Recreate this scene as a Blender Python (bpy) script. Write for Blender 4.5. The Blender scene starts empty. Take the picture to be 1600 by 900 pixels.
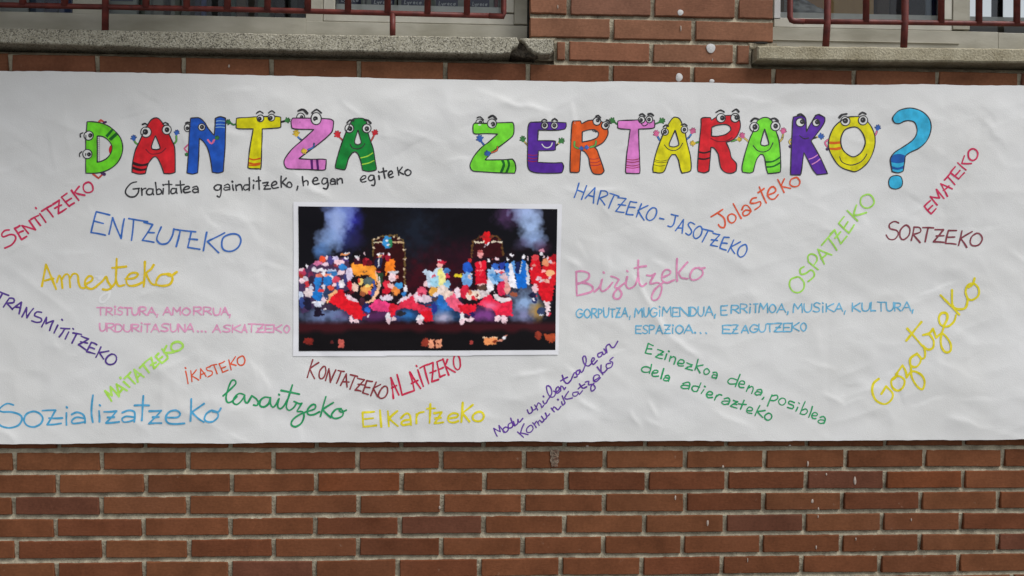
import bpy, bmesh, math, random
import numpy as np
from mathutils import Vector, Matrix
from mathutils.geometry import tessellate_polygon

random.seed(7)
RNG = np.random.default_rng(11)
SC = bpy.context.scene
COL = SC.collection

# ------------------------------------------------------------------ camera
FOC = 1331.0                      # focal length in pixels of a 1600 x 900 picture
CAM = Vector((0.0, -2.57, 1.50))
YAW, ROLL = math.radians(2.8), 0.0064
_F = Vector((math.sin(YAW), math.cos(YAW), 0.0))
_R0 = Vector((math.cos(YAW), -math.sin(YAW), 0.0))
_U0 = Vector((0, 0, 1))
_R = _R0 * math.cos(ROLL) + _U0 * math.sin(ROLL)
_U = _U0 * math.cos(ROLL) - _R0 * math.sin(ROLL)
cam_data = bpy.data.cameras.new("camera")
cam_data.sensor_fit = 'HORIZONTAL'
cam_data.sensor_width = 36.0
cam_data.lens = 36.0 * FOC / 1600.0
cam_data.clip_start, cam_data.clip_end = 0.05, 500.0
cam = bpy.data.objects.new("camera", cam_data)
COL.objects.link(cam)
cam.matrix_world = Matrix(((_R.x, _U.x, -_F.x, CAM.x), (_R.y, _U.y, -_F.y, CAM.y),
                           (_R.z, _U.z, -_F.z, CAM.z), (0, 0, 0, 1)))
SC.camera = cam

# ------------------------------------------------------------------ sky, sun, exposure
SUN_DIR = Vector((0.62, -0.50, 1.05)).normalized()       # towards the sun: in front of the wall, from the right
world = bpy.data.worlds.new("World")
SC.world = world
world.use_nodes = True
wn = world.node_tree
bg = wn.nodes["Background"]
sky = wn.nodes.new("ShaderNodeTexSky")
sky.sky_type = 'NISHITA'
sky.sun_disc = False
sky.sun_elevation = math.asin(SUN_DIR.z)
sky.sun_rotation = math.atan2(SUN_DIR.x, SUN_DIR.y)
hs = wn.nodes.new("ShaderNodeHueSaturation")             # an overcast sky is nearly grey
hs.inputs["Saturation"].default_value = 0.22
wn.links.new(sky.outputs[0], hs.inputs["Color"])
wn.links.new(hs.outputs[0], bg.inputs["Color"])
bg.inputs["Strength"].default_value = 0.075
sd = bpy.data.lights.new("sun", 'SUN')
sd.energy = 1.5
sd.angle = math.radians(32)
sd.color = (1.0, 0.985, 0.965)
sun = bpy.data.objects.new("sun", sd)
COL.objects.link(sun)
sun.rotation_euler = (-SUN_DIR).to_track_quat('-Z', 'Y').to_euler()
SC.view_settings.view_transform = 'Standard'
SC.view_settings.look = 'None'
SC.view_settings.gamma = 1.0
SC.view_settings.use_curve_mapping = False
SC.view_settings.exposure = 0.90


def at(px, py, Y=0.0):
    """Point of the plane y = Y seen at a place of the 1600 x 900 photograph."""
    d = _F + _R * ((px - 800.0) / FOC) + _U * ((450.0 - py) / FOC)
    return CAM + d * ((Y - CAM.y) / d.y)


def lin(c):
    out = []
    for v in c[:3]:
        v = v / 255.0
        out.append(v / 12.92 if v <= 0.04045 else ((v + 0.055) / 1.055) ** 2.4)
    return tuple(out)


# ------------------------------------------------------------------ materials
MATS = {}


def material(name, col, rough=0.7, var=0.0, scale=20.0, col2=None, bump=0.0, bscale=120.0, detail=6.0, stretch=None, spec=0.3, metal=0.0):
    """Principled material: colour mottled by noise between col and col2, with a fine bump."""
    if name in MATS:
        return MATS[name]
    m = bpy.data.materials.new(name)
    m.use_nodes = True
    nt = m.node_tree
    b = nt.nodes["Principled BSDF"]
    b.inputs["Roughness"].default_value = rough
    b.inputs["Specular IOR Level"].default_value = spec
    b.inputs["Metallic"].default_value = metal
    tc = nt.nodes.new("ShaderNodeTexCoord")
    vec = tc.outputs["Object"]
    if stretch:
        mp = nt.nodes.new("ShaderNodeMapping")
        mp.inputs["Scale"].default_value = stretch
        nt.links.new(vec, mp.inputs["Vector"])
        vec = mp.outputs[0]
    c1 = (*col, 1)
    if col2 is None:
        col2 = tuple(max(0.0, v * (1 - var)) for v in col)
    n = nt.nodes.new("ShaderNodeTexNoise")
    n.inputs["Scale"].default_value = scale
    n.inputs["Detail"].default_value = detail
    nt.links.new(vec, n.inputs["Vector"])
    r = nt.nodes.new("ShaderNodeValToRGB")
    r.color_ramp.elements[0].position, r.color_ramp.elements[1].position = 0.34, 0.66
    r.color_ramp.elements[0].color, r.color_ramp.elements[1].color = (*col2, 1), c1
    nt.links.new(n.outputs["Fac"], r.inputs[0])
    nt.links.new(r.outputs[0], b.inputs["Base Color"])
    if bump:
        n2 = nt.nodes.new("ShaderNodeTexNoise")
        n2.inputs["Scale"].default_value = bscale
        n2.inputs["Detail"].default_value = 5
        nt.links.new(vec, n2.inputs["Vector"])
        bp = nt.nodes.new("ShaderNodeBump")
        bp.inputs["Strength"].default_value = 1.0
        bp.inputs["Distance"].default_value = bump
        nt.links.new(n2.outputs["Fac"], bp.inputs["Height"])
        nt.links.new(bp.outputs[0], b.inputs["Normal"])
    MATS[name] = m
    return m


def ink(name, rgb, k=1.42, var=0.22, wash=0.06):
    """Felt pen on paper: photographed colour taken back to a reflectance, mottled by the pen."""
    c = tuple(min(0.85, v * k) for v in lin(rgb))
    light = tuple(v + (0.62 - v) * wash if v < 0.62 else v for v in c)
    dark = tuple(v * (1 - var) for v in c)
    return material(name, light, rough=0.55, col2=dark, scale=70, detail=4, stretch=(1, 1, 1), spec=0.2)


# ------------------------------------------------------------------ objects
def tag(o, label=None, cat=None, group=None, kind=None):
    if label: o["label"] = label
    if cat: o["category"] = cat
    if group: o["group"] = group
    if kind: o["kind"] = kind
    return o


def empty(name, loc, label, cat, group=None):
    o = bpy.data.objects.new(name, None)
    o.location = loc
    o.empty_display_size = 0.05
    COL.objects.link(o)
    return tag(o, label, cat, group)


def world_loc(o):
    p = Vector((0, 0, 0))
    while o is not None:
        p += o.location
        o = o.parent
    return p


def link_mesh(name, verts, faces, mats, parent=None, fmat=None, smooth=False):
    """World-space geometry becomes one mesh object, kept relative to its parent."""
    me = bpy.data.meshes.new(name)
    off = world_loc(parent) if parent else Vector((0, 0, 0))
    me.from_pydata([(v[0] - off.x, v[1] - off.y, v[2] - off.z) for v in verts], [], faces)
    if not isinstance(mats, (list, tuple)):
        mats = [mats]
    for m in mats:
        me.materials.append(m)
    if fmat is not None:
        me.polygons.foreach_set("material_index", fmat)
    if smooth:
        me.polygons.foreach_set("use_smooth", [True] * len(me.polygons))
    me.update()
    o = bpy.data.objects.new(name, me)
    if parent:
        o.parent = parent
    COL.objects.link(o)
    return o


class MB:
    """Collects shapes for one mesh."""
    def __init__(self):
        self.v, self.f, self.m = [], [], []

    def add(self, verts, faces, mi=0):
        k = len(self.v)
        self.v += [tuple(p) for p in verts]
        self.f += [tuple(i + k for i in f) for f in faces]
        self.m += [mi] * len(faces)
        return self

    def box(self, x0, x1, y0, y1, z0, z1, mi=0, bev=0.0, shear=0.0):
        """Box with chamfered front edges; shear moves the right end up or down."""
        x0, x1 = min(x0, x1), max(x0, x1)
        z0, z1 = min(z0, z1), max(z0, z1)
        b = min(bev, (x1 - x0) * 0.4, (z1 - z0) * 0.4)
        def ring(y, i):
            return [(x0 + i, y, z0 + i), (x1 - i, y, z0 + i + shear), (x1 - i, y, z1 - i + shear), (x0 + i, y, z1 - i)]
        rings = [ring(y1, 0), ring(y0 + b, 0)] + ([ring(y0, b)] if b > 0 else [])
        vs = [p for r in rings for p in r]
        fs = [(0, 1, 2, 3)]
        for k in range(len(rings) - 1):
            for i in range(4):
                j = (i + 1) % 4
                fs.append((4 * k + i, 4 * k + 4 + i, 4 * k + 4 + j, 4 * k + j))
        e = 4 * (len(rings) - 1)
        fs.append((e + 3, e + 2, e + 1, e))
        return self.add(vs, fs, mi)

    def tube(self, pts, r, n=14, mi=0):
        pts = [Vector(p) for p in pts]
        rings = []
        for i, p in enumerate(pts):
            d = (pts[min(i + 1, len(pts) - 1)] - pts[max(i - 1, 0)]).normalized()
            a = d.orthogonal().normalized()
            if abs(d.y) < 0.9:
                a = Vector((0, 1, 0)) - d * d.y
                a.normalize()
            c = d.cross(a)
            rings.append([p + (a * math.cos(t) + c * math.sin(t)) * r for t in [2 * math.pi * q / n for q in range(n)]])
        vs = [q for rr in rings for q in rr]
        fs = []
        for k in range(len(rings) - 1):
            for i in range(n):
                j = (i + 1) % n
                fs.append((k * n + i, k * n + j, k * n + n + j, k * n + n + i))
        fs.append(tuple(range(n - 1, -1, -1)))
        fs.append(tuple(range((len(rings) - 1) * n, len(rings) * n)))
        return self.add(vs, fs, mi)

    def build(self, name, mats, parent=None, smooth=False):
        return link_mesh(name, self.v, self.f, mats, parent, self.m, smooth)


def vnoise(x, y, seed=0):
    """Smooth value noise in [0,1] for numpy arrays."""
    xi, yi = np.floor(x).astype(np.int64), np.floor(y).astype(np.int64)
    fx, fy = x - xi, y - yi
    fx, fy = fx * fx * fx * (fx * (fx * 6 - 15) + 10), fy * fy * fy * (fy * (fy * 6 - 15) + 10)
    def h(a, b):
        n = (a * 374761393 + b * 668265263 + seed * 974711) & 0x7fffffff
        n = ((n ^ (n >> 13)) * 1274126177) & 0x7fffffff
        n = (n ^ (n >> 16)) & 0xffff
        return n / 65535.0
    a, b, c, d = h(xi, yi), h(xi + 1, yi), h(xi, yi + 1), h(xi + 1, yi + 1)
    return (a * (1 - fx) + b * fx) * (1 - fy) + (c * (1 - fx) + d * fx) * fy


def nz(x, y, seed=0):
    return float(vnoise(np.array([x]), np.array([y]), seed)[0])
# ================================================================== SETTING
pave = material("paving_concrete", (0.19, 0.183, 0.17), rough=0.9, var=0.3, scale=3.0, bump=0.004, bscale=40)
gr = MB().add([(-150, -250, 0), (150, -250, 0), (150, 30, 0), (-150, 30, 0)], [(0, 1, 2, 3)]).build("ground", pave)
tag(gr, "plain grey concrete paving in front of the brick wall", "ground", kind="structure")

building = empty("brick_building", (0, 0.1, 0), "brick building wall with two barred windows and concrete sills above the paper banner", "building")


def brick_material():
    m = bpy.data.materials.new("fired_brick")
    m.use_nodes = True
    nt = m.node_tree
    L = nt.links.new
    b = nt.nodes["Principled BSDF"]
    b.inputs["Roughness"].default_value = 0.9
    b.inputs["Specular IOR Level"].default_value = 0.1
    tc = nt.nodes.new("ShaderNodeTexCoord")
    at_ = nt.nodes.new("ShaderNodeAttribute"); at_.attribute_name = "brick_tint"
    n1 = nt.nodes.new("ShaderNodeTexNoise"); n1.inputs["Scale"].default_value = 9; n1.inputs["Detail"].default_value = 7; n1.inputs["Roughness"].default_value = 0.65
    L(tc.outputs["Object"], n1.inputs["Vector"])
    r1 = nt.nodes.new("ShaderNodeMapRange"); r1.inputs["From Min"].default_value = 0.3; r1.inputs["From Max"].default_value = 0.7
    r1.inputs["To Min"].default_value = 0.72; r1.inputs["To Max"].default_value = 1.22
    L(n1.outputs["Fac"], r1.inputs["Value"])
    mul = nt.nodes.new("ShaderNodeVectorMath"); mul.operation = 'SCALE'
    L(at_.outputs["Color"], mul.inputs[0]); L(r1.outputs[0], mul.inputs["Scale"])
    # lime smears and pale specks left by the mortar
    n2 = nt.nodes.new("ShaderNodeTexNoise"); n2.inputs["Scale"].default_value = 38; n2.inputs["Detail"].default_value = 6; n2.inputs["Roughness"].default_value = 0.7
    L(tc.outputs["Object"], n2.inputs["Vector"])
    r2 = nt.nodes.new("ShaderNodeMapRange"); r2.inputs["From Min"].default_value = 0.66; r2.inputs["From Max"].default_value = 0.80; r2.inputs["To Max"].default_value = 0.55
    L(n2.outputs["Fac"], r2.inputs["Value"])
    mx = nt.nodes.new("ShaderNodeMixRGB"); mx.inputs["Color2"].default_value = (0.42, 0.32, 0.24, 1)
    L(r2.outputs[0], mx.inputs["Fac"]); L(mul.outputs[0], mx.inputs["Color1"])
    # soot-grey firing clouds
    n3 = nt.nodes.new("ShaderNodeTexNoise"); n3.inputs["Scale"].default_value = 4.5; n3.inputs["Detail"].default_value = 3
    L(tc.outputs["Object"], n3.inputs["Vector"])
    r3 = nt.nodes.new("ShaderNodeMapRange"); r3.inputs["From Min"].default_value = 0.52; r3.inputs["From Max"].default_value = 0.75; r3.inputs["To Max"].default_value = 0.28
    L(n3.outputs["Fac"], r3.inputs["Value"])
    mx2 = nt.nodes.new("ShaderNodeMixRGB"); mx2.inputs["Color2"].default_value = (0.105, 0.048, 0.030, 1)
    L(r3.outputs[0], mx2.inputs["Fac"]); L(mx.outputs[0], mx2.inputs["Color1"])
    # pits and tiny pale grains in the fired face
    n5 = nt.nodes.new("ShaderNodeTexNoise"); n5.inputs["Scale"].default_value = 130; n5.inputs["Detail"].default_value = 3
    L(tc.outputs["Object"], n5.inputs["Vector"])
    r5 = nt.nodes.new("ShaderNodeMapRange"); r5.inputs["From Min"].default_value = 0.25; r5.inputs["From Max"].default_value = 0.75
    r5.inputs["To Min"].default_value = 0.86; r5.inputs["To Max"].default_value = 1.14
    L(n5.outputs["Fac"], r5.inputs["Value"])
    m5 = nt.nodes.new("ShaderNodeVectorMath"); m5.operation = 'SCALE'
    L(mx2.outputs[0], m5.inputs[0]); L(r5.outputs[0], m5.inputs["Scale"])
    L(m5.outputs[0], b.inputs["Base Color"])
    # wire-cut face: fine horizontal drag marks and grain
    mp = nt.nodes.new("ShaderNodeMapping"); mp.inputs["Scale"].default_value = (0.35, 1, 1.6)
    L(tc.outputs["Object"], mp.inputs["Vector"])
    n4 = nt.nodes.new("ShaderNodeTexNoise"); n4.inputs["Scale"].default_value = 160; n4.inputs["Detail"].default_value = 5
    L(mp.outputs[0], n4.inputs["Vector"])
    bp = nt.nodes.new("ShaderNodeBump"); bp.inputs["Distance"].default_value = 0.0007; bp.inputs["Strength"].default_value = 0.9
    L(n4.outputs["Fac"], bp.inputs["Height"]); L(bp.outputs[0], b.inputs["Normal"])
    return m


def concrete_material(name, base, dark, speck, amount):
    """Exposed-aggregate concrete: light and dark stone chips in a grey binder."""
    m = bpy.data.materials.new(name)
    m.use_nodes = True
    nt = m.node_tree
    L = nt.links.new
    b = nt.nodes["Principled BSDF"]; b.inputs["Roughness"].default_value = 0.92; b.inputs["Specular IOR Level"].default_value = 0.2
    tc = nt.nodes.new("ShaderNodeTexCoord")
    n = nt.nodes.new("ShaderNodeTexNoise"); n.inputs["Scale"].default_value = 14; n.inputs["Detail"].default_value = 8
    L(tc.outputs["Object"], n.inputs["Vector"])
    r = nt.nodes.new("ShaderNodeValToRGB")
    r.color_ramp.elements[0].position, r.color_ramp.elements[1].position = 0.35, 0.62
    r.color_ramp.elements[0].color, r.color_ramp.elements[1].color = (*dark, 1), (*base, 1)
    L(n.outputs["Fac"], r.inputs[0])
    v = nt.nodes.new("ShaderNodeTexVoronoi"); v.inputs["Scale"].default_value = 330
    L(tc.outputs["Object"], v.inputs["Vector"])
    rv = nt.nodes.new("ShaderNodeValToRGB")
    e = rv.color_ramp.elements
    e[0].position, e[0].color = 0.0, (0.02, 0.02, 0.018, 1)
    e[1].position, e[1].color = 1.0, (*speck, 1)
    k = e.new(0.16); k.color = (0.05, 0.045, 0.04, 1)
    k = e.new(0.30); k.color = (*base, 1)
    k = e.new(0.70); k.color = (*base, 1)
    sp = nt.nodes.new("ShaderNodeSeparateColor")
    L(v.outputs["Color"], sp.inputs[0]); L(sp.outputs[0], rv.inputs[0])
    mx = nt.nodes.new("ShaderNodeMixRGB"); mx.inputs["Fac"].default_value = amount
    L(r.outputs[0], mx.inputs["Color1"]); L(rv.outputs[0], mx.inputs["Color2"])
    L(mx.outputs[0], b.inputs["Base Color"])
    n2 = nt.nodes.new("ShaderNodeTexNoise"); n2.inputs["Scale"].default_value = 150; n2.inputs["Detail"].default_value = 6
    L(tc.outputs["Object"], n2.inputs["Vector"])
    bp = nt.nodes.new("ShaderNodeBump"); bp.inputs["Distance"].default_value = 0.003
    L(n2.outputs["Fac"], bp.inputs["Height"]); L(bp.outputs[0], b.inputs["Normal"])
    return m


brick_m = brick_material()
mortar_m = material("lime_mortar", (0.44, 0.39, 0.285), rough=0.95, col2=(0.23, 0.20, 0.145), scale=22, bump=0.006, bscale=110, detail=9)

# ---- courses: bed-joint heights read along the wall, perpends read per course
bed_low = [at(795, y).z for y in (702.0, 735.5, 769.8, 803.5, 836.8, 870.0)]
pitch = (bed_low[0] - bed_low[-1]) / 5
bed_top = [at(1025, y).z for y in (-8.0, 28.1, 64.7, 100.0)]
beds = list(bed_low)
while beds[-1] > pitch:
    beds.append(beds[-1] - pitch)
beds = beds[::-1]                                # upward
nh = 17
for k in range(1, nh):
    beds.append(bed_low[0] + (bed_top[3] - bed_low[0]) * k / nh)
beds += bed_top[::-1]
ptop = bed_top[0] - bed_top[1]
while beds[-1] < 2.95:
    beds.append(beds[-1] + ptop)
i_low = beds.index(bed_low[0])                   # course above this bed is cut by the banner
i_D = beds.index(bed_top[3]) - 1                 # course just above the banner's top edge

def zx(parts):
    """Perpend pixels from three enlarged strips (origin, scale, readings)."""
    out = []
    for ox, s, xs in parts:
        out += [ox + x * s for x in xs]
    return out
S = 0.33125
low_px = {
    0: zx([(0, S, [275, 683, 1085, 1492]), (530, S, [292, 680, 1065, 1445]), (1070, S, [197, 577, 948, 1320])]),
    -1: zx([(0, S, [65, 478, 885, 1288]), (530, S, [85, 480, 872, 1253]), (1070, S, [2, 378, 760, 1132, 1503])]),
    -2: zx([(0, S, [270, 687, 1092, 1490]), (530, S, [293, 685, 1072, 1452]), (1070, S, [198, 573, 945, 1315])]),
    -3: zx([(0, S, [62, 475, 885, 1290]), (530, S, [90, 485, 868, 1250]), (1070, S, [3, 372, 743, 1113, 1480])]),
    -4: zx([(0, S, [260, 675, 1085, 1485]), (530, S, [285, 680, 1062, 1440]), (1070, S, [190, 565, 932, 1305])]),
    -5: zx([(0, S, [75, 487, 890, 1290]), (530, S, [88, 480, 865, 1246]), (1070, S, [-10, 362, 738, 1110, 1477])]),
    -6: zx([(0, S, [265, 678, 1085, 1482]), (530, S, [275, 660, 1045, 1427]), (1070, S, [175, 552, 920, 1292])]),
}
row_px = {i_low + k: (v, 685 + 33.5 * -k) for k, v in low_px.items()}
row_px[i_D] = ([14.6, 151.3, 286.3, 423.5, 560.6, 695.6, 825, 954.7, 1082, 1209, 1334.8, 1465, 1594], 116)
XL = at(828.5, 30).x                              # right edge of the opening of the left window
XR = at(1208, 30).x                               # left edge of the opening of the right window
XLs, XRs = at(866, 75).x, at(1175, 85).x          # inner ends of the two sills
X0, X1 = -3.6, 3.9
XWL, XWR = at(-418, 30, .09).x, at(1946, 30, .09).x     # far ends of the two openings
BP = 0.2535


def extend(js):
    js = sorted(js)
    while js[0] > X0: js.insert(0, js[0] - BP)
    while js[-1] < X1: js.append(js[-1] + BP)
    return [X0] + [j for j in js if X0 + .03 < j < X1 - .03] + [X1]


rows = []
for i in range(len(beds) - 1):
    if i in row_px:
        px, py = row_px[i]
        rows.append([extend([at(p, py).x for p in px])])
    elif i == i_D + 1:
        js = [at(p, 82).x for p in (867, 886.5, 1018, 1148.7, 1174)]
        rows.append([js])
    elif i > i_D + 1:
        if (i - i_D) % 2 == 0:
            mid = [at(p, 46).x for p in (956, 1084)]
        else:
            mid = [at(p, 12).x for p in (888.6, 1020, 1151.6)]
        o = .5 * BP if (i - i_D) % 2 else 0.0
        rows.append([[X0] + [XWL - o - BP * q for q in (4, 3, 2, 1)] + [XWL], [XL - 0.004] + mid + [XR + 0.004], [XWR] + [XWR + o + BP * q for q in (1, 2, 3, 4)] + [X1]])
    else:
        o = 0.5 * BP if (i - i_low) % 2 else 0.0
        rows.append([extend([at(620 + 4, 600).x + o])])

bricks_v, bricks_f, bricks_c = [], [], []


def add_brick(x0, x1, z0, z1, fine, yf, painted_light=0.0):
    """One brick with a wandering, slightly rounded edge."""
    base = random.choice([(0.146, 0.053, 0.024)] * 6 + [(0.158, 0.060, 0.027)] * 4 + [(0.132, 0.045, 0.021)] * 4 + [(0.122, 0.046, 0.027)] * 1 + [(0.168, 0.054, 0.022)] * 1)
    k = 1.06 * random.uniform(0.9, 1.1)
    c = [v * k * (1 - painted_light) + d_ * painted_light for v, d_ in zip(base, (0.40, 0.22, 0.15))]   # brightness painted into the tint of the upper courses
    st = 0.011 if fine else 0.06
    nx, nzz = max(1, int((x1 - x0) / st)), max(1, int((z1 - z0) / st))
    tilt = random.uniform(-0.0012, 0.0012)
    loop = [(x0 + (x1 - x0) * t / nx, z0) for t in range(nx)] + [(x1, z0 + (z1 - z0) * t / nzz) for t in range(nzz)]
    loop += [(x1 - (x1 - x0) * t / nx, z1) for t in range(nx)] + [(x0, z1 - (z1 - z0) * t / nzz) for t in range(nzz)]
    cx, cz = (x0 + x1) / 2, (z0 + z1) / 2
    sd = random.randint(0, 9999)
    n = len(loop)
    o, inner, mid, back = len(bricks_v), [], [], []
    for q, (x, z) in enumerate(loop):
        j = (nz(x * 60, z * 60, sd) - 0.5) * 0.0011 + (nz(x * 190, z * 190, sd + 1) - 0.5) * 0.0012
        sx, sz = (1 if x > cx else -1), (1 if z > cz else -1)
        ex = sx if x in (x0, x1) else 0
        ez = sz if z in (z0, z1) else 0
        px_, pz_ = x + ex * j, z + ez * j + tilt * (x - cx) / 0.12
        mid.append((px_, yf + 0.0028, pz_))
        inner.append((px_ - ex * 0.0022 - (sx * 0.001 if ez and abs(x - cx) > (x1 - x0) * .47 else 0), yf, pz_ - ez * 0.0022))
        back.append((px_, 0.045, pz_))
    bricks_v.extend(inner + mid + back)
    fs = [tuple(range(o, o + n))]
    for a in (0, n):
        for q in range(n):
            r = (q + 1) % n
            fs.append((o + a + q, o + a + n + q, o + a + n + r, o + a + r))
    bricks_f.extend(fs)
    bricks_c.extend([c] * len(fs))


JH = 0.0068                                        # half a joint
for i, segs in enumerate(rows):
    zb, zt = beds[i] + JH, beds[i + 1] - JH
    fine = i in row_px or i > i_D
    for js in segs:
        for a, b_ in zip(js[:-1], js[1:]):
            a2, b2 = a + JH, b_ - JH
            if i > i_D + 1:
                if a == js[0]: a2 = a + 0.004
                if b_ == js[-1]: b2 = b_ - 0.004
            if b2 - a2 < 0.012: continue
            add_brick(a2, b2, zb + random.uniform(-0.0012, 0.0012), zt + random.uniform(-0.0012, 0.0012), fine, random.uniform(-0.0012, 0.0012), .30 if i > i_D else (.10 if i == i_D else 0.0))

# mortar face: a rough sheet set back from the bricks, with the openings left out; boxes behind give the wall its thickness
W = MB()
nb = len(bricks_f)
zL = at(700, 85, -0.04).z                         # underside of the sills
zR = at(1400, 95, -0.04).z
ZT = 2.95
YM = 0.0080


def mortar_sheet(x0, x1, z0, z1, fine, deep=0.0):
    st = 0.0085 if fine else 0.08
    nx, nz_ = max(1, int((x1 - x0) / st)), max(1, int((z1 - z0) / st))
    xs, zs = np.linspace(x0, x1, nx + 1), np.linspace(z0, z1, nz_ + 1)
    if fine:                                       # cut lines follow each bed so the joint can slope
        zs = [z0, z1] + [b + k * JH for b in beds for k in (-1.3, -.75, -.2, .35, .8, 1.3)] + [(a + b) / 2 for a, b in zip(beds[:-1], beds[1:])]
        zs = np.array(sorted(z for z in zs if z0 <= z <= z1))
        nz_ = len(zs) - 1
    gx, gz = np.meshgrid(xs, zs)
    y = YM + deep + (vnoise(gx * 45, gz * 45, 3) - 0.5) * 0.003 + (vnoise(gx * 110, gz * 110, 4) - 0.5) * 0.003
    db = np.min(np.abs(gz[..., None] - np.array(beds)), -1)
    sg = gz - np.array(beds)[np.argmin(np.abs(gz[..., None] - np.array(beds)), -1)]
    y = y + np.where(db < 1.4 * JH, sg / JH * 0.0030, 0.0)   # struck joint: deep under the upper brick
    k = len(W.v)
    W.v += list(zip(gx.ravel().tolist(), y.ravel().tolist(), gz.ravel().tolist()))
    for r in range(nz_):
        for c in range(nx):
            a = k + r * (nx + 1) + c
            W.f.append((a, a + 1, a + nx + 2, a + nx + 1)); W.m.append(1)


mortar_sheet(-1.65, 1.9, 0.45, bed_low[0] + 0.06, True)
mortar_sheet(X0, -1.65, 0, bed_low[0] + 0.06, False)
mortar_sheet(1.9, X1, 0, bed_low[0] + 0.06, False)
mortar_sheet(-1.65, 1.9, 0, 0.45, False)
mortar_sheet(X0, X1, bed_low[0] + 0.06, beds[i_D] - 0.03, False)
mortar_sheet(X0, XLs, beds[i_D] - 0.03, beds[i_D + 1] - JH * 1.1, True)
mortar_sheet(X0, XLs, beds[i_D + 1] - JH * 1.1, zL - 0.001, True, .030)
mortar_sheet(XLs, XRs, beds[i_D] - 0.03, beds[i_D + 2], True)
mortar_sheet(XRs, X1, beds[i_D] - 0.03, beds[i_D + 1] - JH * 1.1, True)
mortar_sheet(XRs, X1, beds[i_D + 1] - JH * 1.1, zR - 0.001, True, .030)
mortar_sheet(XL, XR, beds[i_D + 2], ZT, True)
mortar_sheet(X0, XWL, zL - .001, ZT, False)
mortar_sheet(XWR, X1, zR - .001, ZT, False)
W.box(X0, XWL - .004, 0.022, 0.30, zR - 0.004, ZT, 1)
W.box(XWR + .004, X1, 0.022, 0.30, zR - 0.004, ZT, 1)
W.box(X0, X1, 0.022, 0.30, 0.0, beds[i_D + 1] - JH * 1.2, 1)
W.box(X0, X1, 0.042, 0.30, beds[i_D + 1] - JH * 1.2, zR - 0.004, 1)
W.box(XL + 0.006, XR - 0.006, 0.022, 0.30, zR - 0.004, ZT, 1)
W.box(X0, X1, 0.022, 0.30, ZT, 3.6, 1)
# brick lintel face over the openings and an added, unseen slab that shades the left
W.box(X0, X1, -0.002, 0.022, ZT, 3.6, 0)
W.box(X0, -0.35, -0.72, -0.002, 2.97, 3.12, 2)      # slab added out of view to shade the upper left
ok_v = bricks_v + [tuple(p) for p in W.v]
off = len(bricks_v)
ok_f = bricks_f + [tuple(i + off for i in f) for f in W.f]
wall = link_mesh("brick_wall", ok_v, ok_f, [brick_m, mortar_m, mortar_m], building, [0] * nb + W.m)
ca = wall.data.color_attributes.new("brick_tint", 'FLOAT_COLOR', 'CORNER')
cols = []
for poly in wall.data.polygons:
    c = bricks_c[poly.index] if poly.index < nb else (0.21, 0.078, 0.042)
    cols.extend([c[0], c[1], c[2], 1.0] * poly.loop_total)
ca.data.foreach_set("color", cols)
wall["label"] = "red brown brick wall with pale mortar joints"

# ---- dried white paint drops and pale scrapes on the bricks
drop_m = material("white_paint_drop", (0.62, 0.61, 0.60), rough=0.6, var=0.2, scale=200)


fleck_m = material("lime_fleck", (0.46, 0.38, 0.32), rough=0.9, var=0.3, scale=200)


def drop(px, py, rx, ry, name="paint_drop", mat=None):
    n = 22
    c = at(px, py)
    sx = rx / 517.0
    sz = ry / 517.0
    vs = [(c.x, -0.0024, c.z)]
    for ring, yy in ((0.8, -0.0022), (1.0, -0.0014)):
        for q in range(n):
            t = 2 * math.pi * q / n
            w = ring * (1 + 0.05 * math.sin(2 * t + px) + 0.05 * math.sin(3 * t + py))
            vs.append((c.x + sx * w * math.cos(t), yy, c.z + sz * w * math.sin(t)))
    fs = [(0, 1 + q, 1 + (q + 1) % n) for q in range(n)]
    fs += [(1 + q, 1 + n + q, 1 + n + (q + 1) % n, 1 + (q + 1) % n) for q in range(n)]
    return link_mesh(name, vs, fs, mat or (drop_m if rx > 3 else fleck_m), building, smooth=True)


for a in ((1063, 19.8, 4.4, 4.8), (1110.5, 75.5, 7.5, 7), (1061, 121, 5.6, 6.4), (1112, 127, 4, 3.2), (1063.7, 44.6, 0.9, 5), (1113, 94, 0.7, 2.6),
          (1262, 724.5, 1.6, 4.2), (1291, 741, 1.2, 2), (1105.5, 817, 1.7, 4.6), (1269, 783, 1.9, 3.2), (1278.5, 795, 1.2, 2.6), (1278, 807, .8, 2.5),
          (1275, 855, 1.1, 3), (1337, 842, 1.0, 2.4), (917.5, 697, 2.2, 1.6), (1055, 777.5, 1.4, 3.6), (687, 793, 1.4, 2.8), (1129.5, 729, 1.8, 2),
          (1234, 696, 2, 1.4), (358, 103.5, 1.5, 2.4), (1335.5, 751, 2.2, 6.5), (871.5, 11, .8, 3), (1423.5, 812, .9, 2.4), (1168, 875, .7, 3.5)):
    drop(*a)

# ---- broken brick below the banner
hole_m = material("broken_brick_core", (0.12, 0.06, 0.04), rough=1.0, col2=(0.30, 0.24, 0.18), scale=60, bump=0.01, bscale=150)
hv, hf = [], []
c0 = at(866.5, 716)
for r in range(15):
    for q in range(9):
        u, v = q / 8 - .5, r / 14 - .5
        w = 0.024 * (0.75 + 0.5 * nz(r * .7, 3.3, 5))
        hv.append((c0.x + u * w, -0.0022 - 0.004 * max(0, 1 - 4 * u * u) * nz(q * 1.3, r * 0.9, 9) , c0.z + v * 0.052))
for r in range(14):
    for q in range(8):
        a = r * 9 + q
        hf.append((a, a + 1, a + 10, a + 9))
link_mesh("broken_patch", hv, hf, hole_m, building)

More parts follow.
